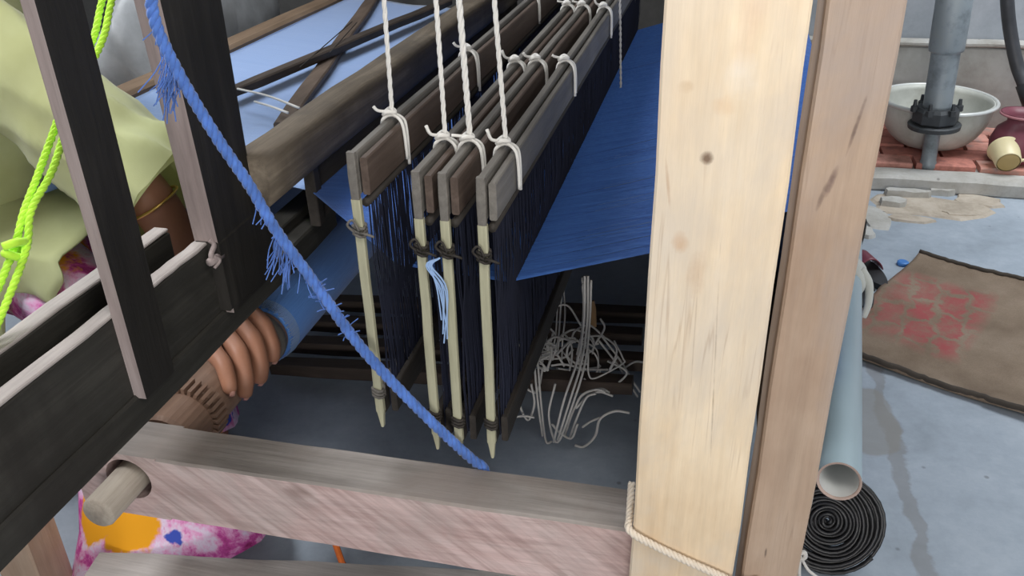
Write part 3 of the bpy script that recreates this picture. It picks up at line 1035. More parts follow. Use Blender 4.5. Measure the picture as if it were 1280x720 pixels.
# hanging cords
cords = [((480, 0), (486, 162), 1.20, 'first white cord from the left, holding up the heddle shaft nearest the beater'),
         ((545, 0), (548, 180), 1.17, 'white cord holding up the second heddle shaft from the beater'),
         ((574, 0), (578, 180), 1.17, 'white cord holding up the third heddle shaft, thickest of the hanging cords'),
         ((618, 0), (620, 186), 1.17, 'white cord holding up the heddle shaft farthest from the beater')]
for i, ((ax_, ay), (bx_, by), yy, lab) in enumerate(cords):
    b = V((shaft_specs[i][0] + 0.006, yy, shaft_specs[i][1] + 0.012))
    t = at(ax_, ay, 1, yy)
    d = (t - b).normalized()
    mb = MB()
    rope(mb, [b, b + d * 0.3, b + d * 0.9], 0.0046 if i == 2 else 0.0037, 3, 0.05, 4)
    tag(mb.build('hanging_cord', MT['cotton'], smooth=True), lab, 'cord', 'cords the heddle shafts hang from')
for (px, p1, yy, lab) in ((776, 122, 2.0, 'thin grey cord hanging free over the blue warp near the yellow timber'),):
    a = at(775, 0, 0, -0.262)
    b = at(776, 122, 0, -0.255)
    mb = MB()
    rope(mb, [b, (a + b) / 2, a + (a - b) * 0.6], 0.0032, 2, 0.03, 4)
    tag(mb.build('hanging_cord', MT['cottondull'], smooth=True), lab, 'cord')

# ================================================================== TEMPLE on the cloth
tm = thing('temple', (-1.1, 2.3, 0.82), 'crossed wooden temple bars lying on the woven cloth, tied with white string', 'temple')
ZT = 0.848


def zc(x):
    return 0.792 + 0.048 * (-0.795 - x) / 0.655


def bar(p0, p1, w0, w1, h, lift, mat):
    a = at(p0[0], p0[1], 2, 0.83)
    b = at(p1[0], p1[1], 2, 0.83)
    a.z = zc(a.x) + h / 2 + lift + .003
    b.z = zc(b.x) + h / 2 + lift + .003
    mb = MB()
    mb.timber(a, b, w0, h, seg=10, c=0.004, w2=w1)
    mb.build('bar', mat, tm)
    return a, b


a1, b1 = bar((285, 132), (560, 8), 0.036, 0.042, 0.024, 0.022, MT['templeA'])
a2, b2 = bar((352, 152), (468, 2), 0.045, 0.05, 0.02, 0.0, MT['templeB'])
st = MB()
st.tube(smooth_path([at(297, 111, 2, 0.868), at(335, 120, 2, 0.868), at(374, 135, 2, 0.866)], 6), 0.0030, 6)
st.tube(smooth_path([at(318, 127, 2, 0.862), at(338, 133, 2, 0.860), at(360, 141, 2, 0.860)], 6), 0.0030, 6)
tag(st.build('string', MT['cotton'], tm, True), 'white string')
s2 = MB()
s2.tube([at(375, 84, 2, 0.86), at(440, 27, 2, 0.885)], 0.0016, 5)
s2.tube([at(412, 66, 2, 0.86), at(446, 28, 2, 0.885)], 0.0016, 5)
s2.build('string', MT['lathdark'], tm)

# ================================================================== ROPES
br = MB()
rp = [(186, -30), (192, 20), (208, 62), (238, 118), (275, 178), (312, 232), (345, 288), (392, 352), (440, 420), (485, 472), (540, 528), (590, 574), (604, 584)]
ys = [1.03, 1.03, 1.03, 1.03, 1.03, 1.03, 1.025, 1.02, 1.015, 1.01, 1.02, 1.04, 1.048]
RP = [at(p[0], p[1], 1, yv) for p, yv in zip(rp, ys)]
RP += [RP[-1] + V((0.004, 0.006, -0.04))]
ev = rope(br, RP, 0.0085, 3, 0.036, 6, 7)
blue_rope = tag(br.build('blue_rope', MT['bluerope'], smooth=True, base=RP[-2]), 'frayed twisted blue rope slanting from the beater arm down to the front rail', 'rope')
tf = MB()
for (i0, i1, dirv, cnt, ln) in ((6, 7, (-.25, -.1, -1), 34, .06), (5, 7, (.1, -.2, -1), 14, .045), (2, 3, (-.35, -.1, -1), 33, .065), (7, 8, (.55, -.2, .55), 14, .03), (7, 8, (-.6, -.1, -.2), 10, .03), (1, 3, (-.5, 0, -.8), 14, .06)):
    for k in range(cnt):
        t = random.random() * (0.4 if cnt > 30 else 1)
        p = RP[i0].lerp(RP[i1], t if cnt > 30 else random.random())
        d = V(dirv) + V((random.uniform(-.25, .25), random.uniform(-.2, .2), random.uniform(-.25, .25)))
        l = ln * random.uniform(.6, 1.1)
        tf.tube(smooth_path([p, p + d * l * .5 + V((random.uniform(-.006, .006), 0, 0)), p + d * l + V((random.uniform(-.01, .01), 0, 0))], 3), 0.0009, 4)
tag(tf.build('frayed_fibre', MT['bluerope'], blue_rope), kind='stuff')

nr = MB()
npx = [(150, -60), (128, 0), (117, 48), (92, 100), (74, 145), (50, 212), (30, 265), (14, 320), (-40, 450)]
N1 = [at(a, b, 0, -0.93) for a, b in npx]
N2 = [p + V((0.014, 0.004, 0.0)) for p in N1]
rope(nr, N1[:5], 0.0055, 3, 0.03, 6)
rope(nr, N2[:5], 0.0055, 3, 0.03, 6)
rope(nr, N1[4:], 0.0055, 3, 0.03, 6)
rope(nr, [N2[4], N2[5] + V((.004, 0, 0)), N2[6] + V((-.006, 0, 0)), N2[7] + V((.004, 0, 0)), N2[8] + V((.006, 0, 0))], 0.0055, 3, 0.03, 6)
kn = N1[7] + V((.004, 0, .01))
nr.tube(smooth_path([kn + V((0, -.012, .01)), kn + V((.012, .0, .012)), kn + V((.006, .024, 0)), kn + V((-.01, .012, -.012)), kn + V((0, -.012, 0)), kn + V((.01, .006, -.016))], 6), 0.0060, 8)
tag(nr.build('neon_cord', MT['neon'], smooth=True), 'neon green cord doubled and knotted, hanging behind the shuttle box', 'cord')

# ================================================================== UNDER THE LOOM: treadles and tangled cords
for i, (yy, x0, x1) in enumerate(((1.90, -1.2, -0.15), (2.02, -1.25, -0.1), (2.15, -1.2, -0.15), (2.28, -1.25, -0.1))):
    t = MB().timber((x0, yy, 0.05), (x1, yy + .01, 0.12), 0.055, 0.04, seg=6)
    tag(t.build('treadle', MT['treadle']), ['wooden treadle under the heddles, nearest the front rail', 'wooden treadle under the heddles, second from the front rail',
                                            'wooden treadle under the heddles, third from the front rail', 'wooden treadle under the heddles, farthest from the front rail'][i], 'treadle', 'treadles under the loom')
tc_ = MB()
rnd = random.Random(3)


def string_px(path, y, r=0.0030):
    ys_ = y if isinstance(y, (list, tuple)) else [y] * len(path)
    P_ = [at(p[0], p[1], 1, yv) for p, yv in zip(path, ys_)]
    for p in P_:
        p.z = max(p.z, 0.006)
    tc_.tube(smooth_path(P_, 7), r, 6)


string_px([(731, 345), (730, 400), (722, 450), (705, 500), (692, 553)], 1.74)
string_px([(735, 345), (734, 400), (727, 452), (711, 505), (697, 550)], 1.75)
string_px([(739, 350), (737, 402), (731, 455), (716, 505), (697, 553), (686, 520), (694, 480)], 1.76)
string_px([(668, 455), (672, 500), (678, 545)], 1.76)
string_px([(672, 450), (676, 500), (682, 550), (690, 552)], 1.77)
string_px([(757, 490), (745, 487), (727, 494), (720, 510), (735, 495), (750, 490), (766, 495)], 1.78)
string_px([(712, 548), (722, 520), (733, 497), (745, 492)], 1.77)
string_px([(706, 545), (716, 515), (728, 494), (750, 486), (762, 491)], 1.79)
string_px([(690, 530), (699, 540), (714, 548), (722, 530)], 1.76)
string_px([(787, 516), (768, 514), (750, 524), (744, 545), (730, 566), (718, 580)], 1.77, 0.0034)
string_px([(750, 522), (738, 527), (728, 534)], 1.78)
string_px([(752, 420), (775, 450), (790, 475), (800, 490)], [2.0, 2.0, 1.98, 1.98])
string_px([(748, 425), (772, 456), (787, 480), (797, 496)], [2.0, 2.0, 1.98, 1.98])
string_px([(780, 460), (795, 452), (812, 455)], 2.0)
for k in range(34):
    cx, cy = rnd.gauss(705, 26), rnd.gauss(440, 18)
    yy = rnd.uniform(1.8, 2.05)
    a0 = rnd.uniform(0, 6.28)
    rx, ry = rnd.uniform(8, 32), rnd.uniform(8, 26)
    pa = []
    for q in range(rnd.randint(4, 7)):
        a = a0 + q * rnd.uniform(.6, 1.1)
        pa.append((cx + rx * math.cos(a), cy + ry * math.sin(a) + q * 2))
    string_px(pa, yy, rnd.uniform(.0022, .0034))
for k in range(8):
    x = rnd.uniform(668, 745)
    string_px([(x + rnd.uniform(-4, 8), 350 + rnd.uniform(-10, 10)), (x + 3, 390), (x, 425), (x - rnd.uniform(0, 14), 450)], rnd.uniform(1.8, 2.0), 0.0024)
string_px([(655, 475), (650, 505), (660, 525), (668, 505), (664, 480)], 1.74)
string_px([(640, 522), (655, 520), (668, 522)], 1.72)
tag(tc_.build('treadle_cords', MT['cottondull'], smooth=True), 'tangle of loose whitish treadle cords hanging to the floor below the warp', 'cord', kind='stuff')
og = MB().timber(at(738, 376, 1, 2.1), at(741, 408, 1, 2.1), 0.026, 0.012, up=(0, 1, 0), seg=3)
MT['tan'] = wood('tan_stick_wood', [(0.30, 0.17, 0.08), (0.42, 0.26, 0.13), (0.5, 0.33, 0.18)], 'Z', 0.7, 40, 6, seed=14)
tag(og.build('toggle_stick', MT['tan']), 'small tan wooden toggle hanging among the treadle cords', 'stick')
sa = at(419, 684, 2, 0.0)
MT['orange'] = plain('orange_plastic', (0.75, 0.17, 0.03), 0.5)
ors = MB().timber(at(419, 680, 1, 1.5), at(428, 706, 1, 1.5), 0.010, 0.010, seg=2, up=(0, 1, 0))
p_lo = at(428, 706, 1, 1.25); p_hi = at(418, 676, 1, 1.25)
ors = MB().tube([(p_lo.x + .01, 1.25, 0.0), (p_lo.x, 1.25, max(p_lo.z, .02)), p_hi], 0.007, 8)
tag(ors.build('orange_stick', MT['orange']), 'thin orange stick standing on the floor behind the lower rail', 'stick')
dk = MB()
dk.box((-0.15, 2.42, 0.0), (0.0, 2.56, 0.10), 0.01)
tag(dk.build('wooden_block', MT['treadle']), 'dark wooden block on the floor at the far side of the loom', 'block')

# ================================================================== PIPE AND WHAT HANGS ON IT
MT['pvc'] = plain('grey_blue_pvc', (0.32, 0.42, 0.47), 0.35, 0, 0.06, 4, 0.02, 0.5)
MT['pvcwhite'] = plain('white_pvc_inside', (0.78, 0.80, 0.80), 0.4, 0, 0.04)
MT['pvcin'] = plain('pvc_cut_rim', (0.34, 0.26, 0.23), 0.7, 0, 0.3)
pe = V((0.2165, 1.02, 0.615))
far = at(1064, 262, 1, 2.6)
pd = (far - pe).normalized()
R_ = 0.0305
pp = MB()
Lp = 1.9
pp.lathe(pe, [(R_ - .004, 0.6), (R_ - .004, 0.002)], pd, 32, 2, False)
pp.lathe(pe, [(R_ - .004, 0.002), (R_ - .003, 0), (R_, 0)], pd, 32, 1, False)
pp.lathe(pe, [(R_, 0), (R_, Lp), (R_ - .004, Lp), (R_ - .004, Lp - .3)], pd, 32, 0, False)
pipe = tag(pp.build('pvc_pipe', [MT['pvc'], MT['pvcin'], MT['pvcwhite']], smooth=True, base=pe), 'grey-blue plastic pipe with an open sawn end beside the grey post', 'pipe')
tp = at(1060, 345, 0, pe.x + pd.x * 0.75)
tt = min((k * .01 for k in range(20, 180)), key=lambda q: (pe + pd * q - CAM).normalized().cross((at(1056, 345, 1, 1.5) - CAM).normalized()).length)
tpt = pe + pd * tt
ty = MB()
ty.lathe(tpt, [(R_, -.07), (R_ + .008, -.06), (R_ + .006, -.035), (R_ + .012, -.02), (R_ + .007, 0), (R_ + .012, .02), (R_ + .006, .05), (R_, .06)], pd, 24)
sd_ = V((1, 0, 0))
ty.tube(smooth_path([tpt + V((.02, -.02, .03)), tpt + V((.042, -.03, .0)), tpt + V((.046, -.05, -.04)), tpt + V((.04, -.06, -.075))], 5), 0.012, 8, r2=.007)
ty.tube(smooth_path([tpt + V((-.03, 0, .02)), tpt + V((-.05, -.02, .07)), tpt + V((-.055, -.03, .16))], 5), 0.011, 8)
MT['rag'] = fabric('off_white_rag', (0.42, 0.43, 0.40), 500, 0.9, 0.25)
tag(ty.build('tie_rag', MT['rag'], smooth=True), 'off-white rag knotted round the grey-blue pipe', 'rag')
# white string hanging from the pipe
sg = MB()
def sgp(*pts): return [at(a, b, 1, 1.03) for a, b in pts]
sg.tube(smooth_path(sgp((1016, 560), (1012, 610), (1003, 650), (996, 676), (998, 696)), 6), 0.0022, 6)
sg.tube(smooth_path(sgp((1019, 590), (1014, 625), (1005, 660), (999, 680), (1001, 698)), 6), 0.0022, 6)
sg.tube(smooth_path(sgp((997, 694), (1005, 690), (1006, 697), (998, 699), (999, 692)), 5), 0.0036, 6)
sg.tube(smooth_path(sgp((1000, 698), (999, 715), (1000, 740)), 5), 0.0026, 6)
sg.tube(smooth_path(sgp((1002, 698), (1010, 712), (1022, 722)), 5), 0.0024, 6)
tag(sg.build('knotted_string', MT['cottondull'], smooth=True), 'knotted whitish string hanging beside the pipe end and grey post', 'string')
# coil of black hose leaning upright behind the pipe
MT['blackhose'] = plain('black_hose_rubber', (0.022, 0.022, 0.024), 0.4, 0, 0.25, 20, 0.1, 0.5)
cc0 = at(1034, 655, 1, 1.50)
cn = (CAM - cc0).normalized()
cn = V((cn.x * .5 - .05, cn.y * 1.0, cn.z * .55)).normalized()
u_ = cn.orthogonal().normalized()
q_ = cn.cross(u_)
hb = MB()
def cpt(a, r, d):
    return cc0 + (u_ * math.cos(a) + q_ * math.sin(a)) * r + cn * d
turns = 14
pts = []
r0, r1 = 0.006, 0.112
for layer in range(3):
    for k in range(turns * 30):
        t = k / (turns * 30)
        if layer % 2:
            t = 1 - t
        r = r0 + (r1 - r0) * t
        a = 2 * PI * k / 30 + layer
        wob = 1 + 0.025 * math.sin(a * 2 + t * 9) + 0.015 * math.sin(a * 3 - t * 14)
        pts.append(cpt(a, r * wob, -0.030 + layer * 0.010 + 0.012 * t + 0.004 * math.sin(t * 37 + a)))
hb.tube(pts, 0.0039, 6)
low = min(v.z for v in hb.v)
hb.tube(smooth_path([cpt(0.5, .1, .0), cpt(.2, .11, .01), cpt(-.1, .125, .012), cpt(-.2, .15, .0)], 5), 0.0036, 6)
for v in hb.v:
    v.z -= low
tag(hb.build('hose_coil', MT['blackhose'], smooth=True), 'coil of thin black hose standing on the floor under the pipe end', 'hose')

# ================================================================== SACK MAT
def sack_mat():
    m, nt, p, N, L = new_mat('jute_sacking')
    c = coords(nt)
    n1 = noise(nt, c, 5, 6, 0.6)
    n2 = noise(nt, c, 240, 2, 0.6)
    r = ramp(nt, [(0.3, (0.19, 0.14, 0.10)), (0.55, (0.28, 0.215, 0.16)), (0.75, (0.35, 0.28, 0.215))])
    L(n1.outputs[0], r.inputs[0])
    col = mixc(nt, 0.35, r.outputs[0], n2.outputs[0], 'MULTIPLY')
    # worn red stencil, unreadable blocks (object space: x along the width, y along the length)
    bk = nt.nodes.new('ShaderNodeTexBrick')
    kc0 = coords(nt, (1, 1, 1), (0, 0, 1.35), (0.05, 0.03, 0))
    nw = noise(nt, kc0, 14, 3, 0.6)
    kc = nt.nodes.new('ShaderNodeVectorMath'); kc.operation = 'MULTIPLY_ADD'
    L(nw.outputs['Color'], kc.inputs[0]); kc.inputs[1].default_value = (.11, .11, 0); L(kc0.outputs[0], kc.inputs[2])
    L(kc.outputs[0], bk.inputs['Vector'])
    bk.inputs['Color1'].default_value = (1, 1, 1, 1)
    bk.inputs['Color2'].default_value = (0.5, 0.5, 0.5, 1)
    bk.inputs['Mortar'].default_value = (0, 0, 0, 1)
    bk.inputs['Scale'].default_value = 1.0
    bk.inputs['Mortar Size'].default_value = 0.016
    bk.inputs['Mortar Smooth'].default_value = 0.9
    bk.inputs['Brick Width'].default_value = 0.15
    bk.inputs['Row Height'].default_value = 0.088
    sep = nt.nodes.new('ShaderNodeSeparateXYZ')
    L(c.outputs[0], sep.inputs[0])
    def win(s, lo, hi, soft):
        a = math_n(nt, 'DIVIDE', math_n(nt, 'SUBTRACT', s, lo), soft, True)
        b = math_n(nt, 'DIVIDE', math_n(nt, 'SUBTRACT', hi, s), soft, True)
        return math_n(nt, 'MULTIPLY', a, b)
    wn = math_n(nt, 'MULTIPLY', win(sep.outputs[0], -0.30, 0.06, 0.06), win(sep.outputs[1], -0.28, 0.27, 0.07))
    n3 = noise(nt, c, 18, 4, 0.7)
    wear = ramp(nt, [(0.34, (0, 0, 0)), (0.58, (1, 1, 1))])
    L(n3.outputs[0], wear.inputs[0])
    f = math_n(nt, 'MULTIPLY', math_n(nt, 'MULTIPLY', wn, bk.outputs['Color']), math_n(nt, 'ADD', math_n(nt, 'MULTIPLY', wear.outputs[0], .6), .3))
    col = mixc(nt, math_n(nt, 'MULTIPLY', f, 0.95, True), col, (0.33, 0.065, 0.075))
    L(col, p.inputs['Base Color'])
    p.inputs['Roughness'].default_value = 0.9
    p.inputs['Specular IOR Level'].default_value = 0.15
    bump(nt, p, n2.outputs[0], 0.5, 0.003)
    return m


MT['sack'] = sack_mat()
MT['sackdark'] = plain('dirty_sack_hem', (0.055, 0.045, 0.036), 0.9)
A0 = fpt(1148, 322); B0 = fpt(1022, 435)
u0 = (fpt(1270, 520) - B0); u0.z = 0; u0.normalize()
vdir = (A0 - B0); vdir.z = 0
Lv = vdir.length; vdir.normalize()
Lu = 0.585
ctr = B0 + u0 * Lu / 2 + vdir * Lv / 2
sm = thing('sack_mat', (ctr.x, ctr.y, 0), 'brown jute sack mat with worn red stencil lying on the cement floor', 'mat')
ang = math.atan2(u0.y, u0.x)
sm.rotation_euler = (0, 0, ang)
# local skew: build in local coords
lv = V((vdir.dot(u0), vdir.dot(V((-u0.y, u0.x, 0))), 0))


def mp(u, v):
    p = V(((u - .5) * Lu, 0, 0)) + lv * ((v - .5) * Lv)
    z = 0.014 + 0.004 * math.sin(u * 7 + v * 3) + 0.003 * math.sin(v * 13 - u * 4)
    # a fold near the stencil and lifted edges
    z += 0.016 * math.exp(-((v - .52 + .3 * (u - .15)) / .035) ** 2) * math.exp(-((u - .12) / .13) ** 2)
    z += 0.012 * max(0, v - .94) / .06 + 0.010 * max(0, .06 - v) / .06
    p.z = z
    return p


def local_obj(mb, name, mat, parent, smooth=False):
    me = bpy.data.meshes.new(name)
    me.from_pydata([tuple(v) for v in mb.v], [], mb.f)
    if smooth:
        me.polygons.foreach_set('use_smooth', [True] * len(me.polygons))
    me.materials.append(mat)
    o = bpy.data.objects.new(name, me)
    COL.objects.link(o)
    o.parent = parent
    return o


local_obj(MB().grid(mp, 50, 40, 0.012), 'sacking', MT['sack'], sm, True)
for v0, v1, nm in ((-0.012, 0.022, 'hem'), (0.975, 1.012, 'hem')):
    hm = MB()
    pa = [mp(u / 40, (v0 + v1) / 2) + V((0, random.uniform(-.004, .004), 0.0005)) for u in range(41)]
    hm.tube(pa, 0.0085, 8)
    tag(local_obj(hm, nm, MT['sackdark'], sm, True), 'dark frayed hem')

# ================================================================== THINGS BY THE WASH PLACE
MT['alu'] = plain('dull_aluminium', (0.50, 0.51, 0.47), 0.5, 0.1, 0.12, 5, 0.05, 0.5, second=(0.42, 0.42, 0.37))
MT['alurim'] = plain('bright_aluminium_rim', (0.66, 0.68, 0.66), 0.35, 0.3, 0.08)
bs = thing('basin', (0.965, 4.15, 0.086), 'large dull aluminium basin on the bricks behind the pump pipe', 'basin')
bp = MB()
prof = []
for k in range(13):
    t = k / 12
    prof.append((0.09 + 0.145 * math.sin(t * PI / 2) ** 0.9, 0.205 * (1 - math.cos(t * PI / 2)) ** 0.9))
inn = [(r - .006, h + .006) for r, h in prof]
bp.lathe((0.965, 4.15, 0.090), [(0.0, 0)] + prof + [(0.236, .207)] + inn[::-1] + [(0, .006)], n=48, close=False)
bp.build('bowl', MT['alu'], bs, True)
rm = MB()
rm.tube([(0.965 + .243 * math.cos(a), 4.15 + .243 * math.sin(a), .297) for a in [2 * PI * k / 48 for k in range(49)]], 0.009, 8, cap=False)
rm.build('rim', MT['alurim'], bs, True)
wt = MB().lathe((0.965, 4.15, 0.0), [(0, .150), (0.19, .150)], n=36, close=False)
MT['water'] = plain('grey_soapy_water', (0.38, 0.38, 0.34), 0.12, 0, 0.3, 14, 0.05, 0.5, second=(0.6, 0.6, 0.57))
tag(wt.build('water', MT['water'], bs, True), 'shallow grey soapy water')

pm = thing('hand_pump', (0.905, 3.83, 0.0), 'grey iron hand pump pipe with bolted flange rising from the brick floor', 'pump')
MT['iron'] = plain('grey_iron', (0.20, 0.23, 0.25), 0.5, 0.25, 0.3, 9, 0.2, 0.5, second=(0.28, 0.31, 0.32))
MT['irondk'] = plain('dark_flange_iron', (0.055, 0.06, 0.065), 0.55, 0.3, 0.3, 12, 0.2)
lean = V((-0.050, 0.0, 1)).normalized()
b0 = V((0.924, 3.90, 0.06))
MB().lathe(b0, [(0.033, 0), (0.036, .01), (0.034, .03), (0.031, .035), (0.031, .16), (0.040, .165), (0.040, .185)], lean, 24).build('riser', MT['iron'], pm, True)
fl = MB()
fl.lathe(b0, [(0.05, .178), (0.104, .183), (0.106, .20), (0.098, .205), (0.098, .205)], lean, 32)
fl.lathe(b0, [(0.082, .205), (0.092, .215), (0.092, .262), (0.080, .275)], lean, 8)
tag(fl.build('flange', MT['irondk'], pm), 'dark bolted iron flange')
for k in range(6):
    a = 2 * PI * k / 6 + .3
    uu = lean.orthogonal().normalized(); vv = lean.cross(uu)
    c_ = b0 + (uu * math.cos(a) + vv * math.sin(a)) * .088
    bo = MB().lathe(c_, [(0.016, .255), (0.016, .278), (0.009, .279), (0.007, .305)], lean, 6)
    bo.build('bolt', MT['irondk'], pm)
MB().lathe(b0, [(0.060, .268), (0.056, .285), (0.056, .50), (0.056, .505), (0.067, .51), (0.069, .52), (0.069, 1.05)], lean, 36).build('barrel', MT['iron'], pm, True)

MT['maroon'] = plain('maroon_plastic', (0.17, 0.045, 0.065), 0.4, 0, 0.2, 4, 0.03)
po = thing('water_pot', (1.275, 3.985, 0.086), 'round maroon plastic pot with flared rim beside the basin', 'pot')
MB().lathe((1.275, 3.985, 0.088), [(0, 0), (0.07, 0), (0.100, .035), (0.106, .085), (0.088, .14), (0.056, .17), (0.056, .19), (0.082, .212), (0.087, .214), (0.078, .210), (0.048, .188), (0.048, .17), (0.0, .165)], n=36, close=False).build('body', MT['maroon'], po, True)
lp_ = MB()
lp_.tube([(1.275 + .086 * math.cos(a), 3.985 + .086 * math.sin(a), .294) for a in [2 * PI * k / 36 for k in range(37)]], 0.006, 8, cap=False)
MT['maroonrim'] = plain('worn_maroon_rim', (0.36, 0.15, 0.17), 0.5, 0, 0.2)
lp_.build('rim', MT['maroonrim'], po, True)

mg = thing('mug', (1.205, 3.86, 0.086), 'cream plastic mug lying on its side on the bricks at the curb', 'mug')
MT['cream'] = plain('cream_plastic', (0.72, 0.63, 0.38), 0.4, 0, 0.06, 5, 0.02, 0.5)
MT['creamdk'] = plain('tan_mug_base', (0.42, 0.30, 0.12), 0.5, 0, 0.08)
md = V((0.02, -0.92, -0.28)).normalized()           # base points towards the viewer
mc = V((1.218, 3.83, 0.128))
gm_ = MB()
gm_.lathe(mc, [(0.046, 0), (0.050, -.006), (0.058, -.085), (0.066, -.088), (0.067, -.094), (0.060, -.095), (0.050, -.085), (0.044, -.01), (0.0, -.008)], md, 32, close=False)
gm_.build('cup', MT['cream'], mg, True)
MB().lathe(mc, [(0.0, 0.001), (0.040, 0.001), (0.043, -0.002)], md, 28, close=False).build('base_disc', MT['creamdk'], mg, True)
hd = MB()
su = md.cross(V((0, 0, 1))).normalized()
hd.tube(smooth_path([mc - md * .02 - su * .05, mc - md * .03 - su * .078, mc - md * .07 - su * .08, mc - md * .085 - su * .058], 5), 0.007, 8)
hd.build('handle', MT['cream'], mg, True)

hs = MB()
H_ = [at(1258, -60, 1, 4.36), at(1259, 0, 1, 4.36), at(1263, 40, 1, 4.36), at(1271, 80, 1, 4.34), at(1280, 105, 1, 4.3), at(1292, 140, 1, 4.25), at(1300, 165, 1, 4.2)]
hs.tube(smooth_path(H_, 8), 0.029, 16)
MT['hosegrey'] = plain('black_rubber_hose', (0.05, 0.053, 0.06), 0.45, 0, 0.3, 8, 0.1, 0.5)
hs2 = thing('hose', (H_[-1].x, H_[-1].y, 0.086), 'thick black rubber hose curving down in front of the grey wall', 'hose')
hs.build('tube', MT['hosegrey'], hs2, True)
cpl = MB()
cpl.tube([H_[4], H_[5]], 0.036, 16)
cpl.build('coupling', MT['blackhose'], hs2, True)
MB().tube([H_[6], V((H_[6].x + .01, H_[6].y - .01, 0.086))], 0.029, 14).build('tube', MT['hosegrey'], hs2, True)

# dark board and maroon sandal by the grey post
c1 = fpt(1076, 322); 
db = MB().timber((c1.x - .03, c1.y + .12, .0), (c1.x - .03, c1.y + .12, .10), 0.10, 0.03, up=(0, 1, 0), seg=2)
tag(db.build('dark_board', MT['lathdark']), 'short dark board standing on the floor behind the rag-tied pipe', 'board')
def sandal(cx, cy, rot, lab, mat):
    t = thing('sandal', (cx, cy, 0), lab, 'sandal', 'sandals on the floor')
    def T(x, y, z):
        return V((cx + x * math.cos(rot) - y * math.sin(rot), cy + x * math.sin(rot) + y * math.cos(rot), z))
    mb = MB()
    n = 24
    out = []
    for k in range(n):
        a = 2 * PI * k / n
        w_ = 0.042 + 0.010 * math.cos(a)
        out.append((0.115 * math.cos(a), w_ * math.sin(a)))
    vs = [T(x, y, 0.001) for x, y in out] + [T(x, y, .022) for x, y in out]
    fs = [(k, (k + 1) % n, n + (k + 1) % n, n + k) for k in range(n)] + [tuple(range(n - 1, -1, -1)), tuple(range(n, 2 * n))]
    mb.add(vs, fs)
    mb.build('sole', MT['blackhose'], t)
    st_ = MB().grid(lambda u, v: T(0.0 + u * .075, (v - .5) * .100 * (1 - .1 * u), .022 + .045 * math.sin(v * PI) ** .7), 6, 14, .004)
    st_.build('strap', mat, t, True)
c2 = fpt(1086, 345)
sandal(c2.x, c2.y, 1.9, 'maroon sandal on the floor between the pipe and the sack mat', MT['maroon'])
c3 = fpt(1080, 366)
sandal(c3.x - .02, c3.y - .03, 1.7, 'dark sandal in front of the maroon one, beside the pipe', MT['blackhose'])
c4 = fpt(1128, 331)
MT['bluecap'] = plain('blue_plastic', (0.06, 0.20, 0.52), 0.4, 0, 0.1)
tag(MB().lathe((c4.x, c4.y, 0), [(0.018, 0), (0.02, .002), (0.02, .012), (0.016, .015)], n=16).build('bottle_cap', MT['bluecap']), 'small blue plastic cap on the floor at the mat corner', 'cap')

# ================================================================== WEAVER
wv = thing('person', (-1.75, 1.6, 0.0), 'weaver in pale yellow-green top and floral trousers, hand turning the cloth roller', 'person')
MT['skin'] = plain('brown_skin', (0.36, 0.17, 0.105), 0.5, 0, 0.12, 8, 0.06, 0.4)
MT['kurta'] = fabric('pale_yellow_green_cotton', (0.60, 0.63, 0.30), 600, 0.85, 0.12, 0.3, second=(0.68, 0.72, 0.42))
MT['hair'] = plain('black_hair', (0.012, 0.010, 0.010), 0.45, 0, 0.3, 60, 0.4)
MT['gold'] = plain('gold_bangle', (0.75, 0.50, 0.16), 0.3, 0.9, 0.1)
MT['nail'] = plain('pink_nail', (0.52, 0.27, 0.22), 0.3, 0, 0.05)


def translucent(m, k):
    nt = m.node_tree
    p = nt.nodes['Principled BSDF']
    out = [n for n in nt.nodes if n.type == 'OUTPUT_MATERIAL'][0]
    tr = nt.nodes.new('ShaderNodeBsdfTranslucent')
    nt.links.new(p.inputs['Base Color'].links[0].from_socket, tr.inputs['Color'])
    mx = nt.nodes.new('ShaderNodeMixShader')
    mx.inputs[0].default_value = k
    nt.links.new(p.outputs[0], mx.inputs[1])
    nt.links.new(tr.outputs[0], mx.inputs[2])
    nt.links.new(mx.outputs[0], out.inputs['Surface'])


translucent(MT['kurta'], 0.35)





def rollpt(th, y, r):
    a = math.radians(th)
    return V((AX + r * math.cos(a), y, AZ + r * math.sin(a)))


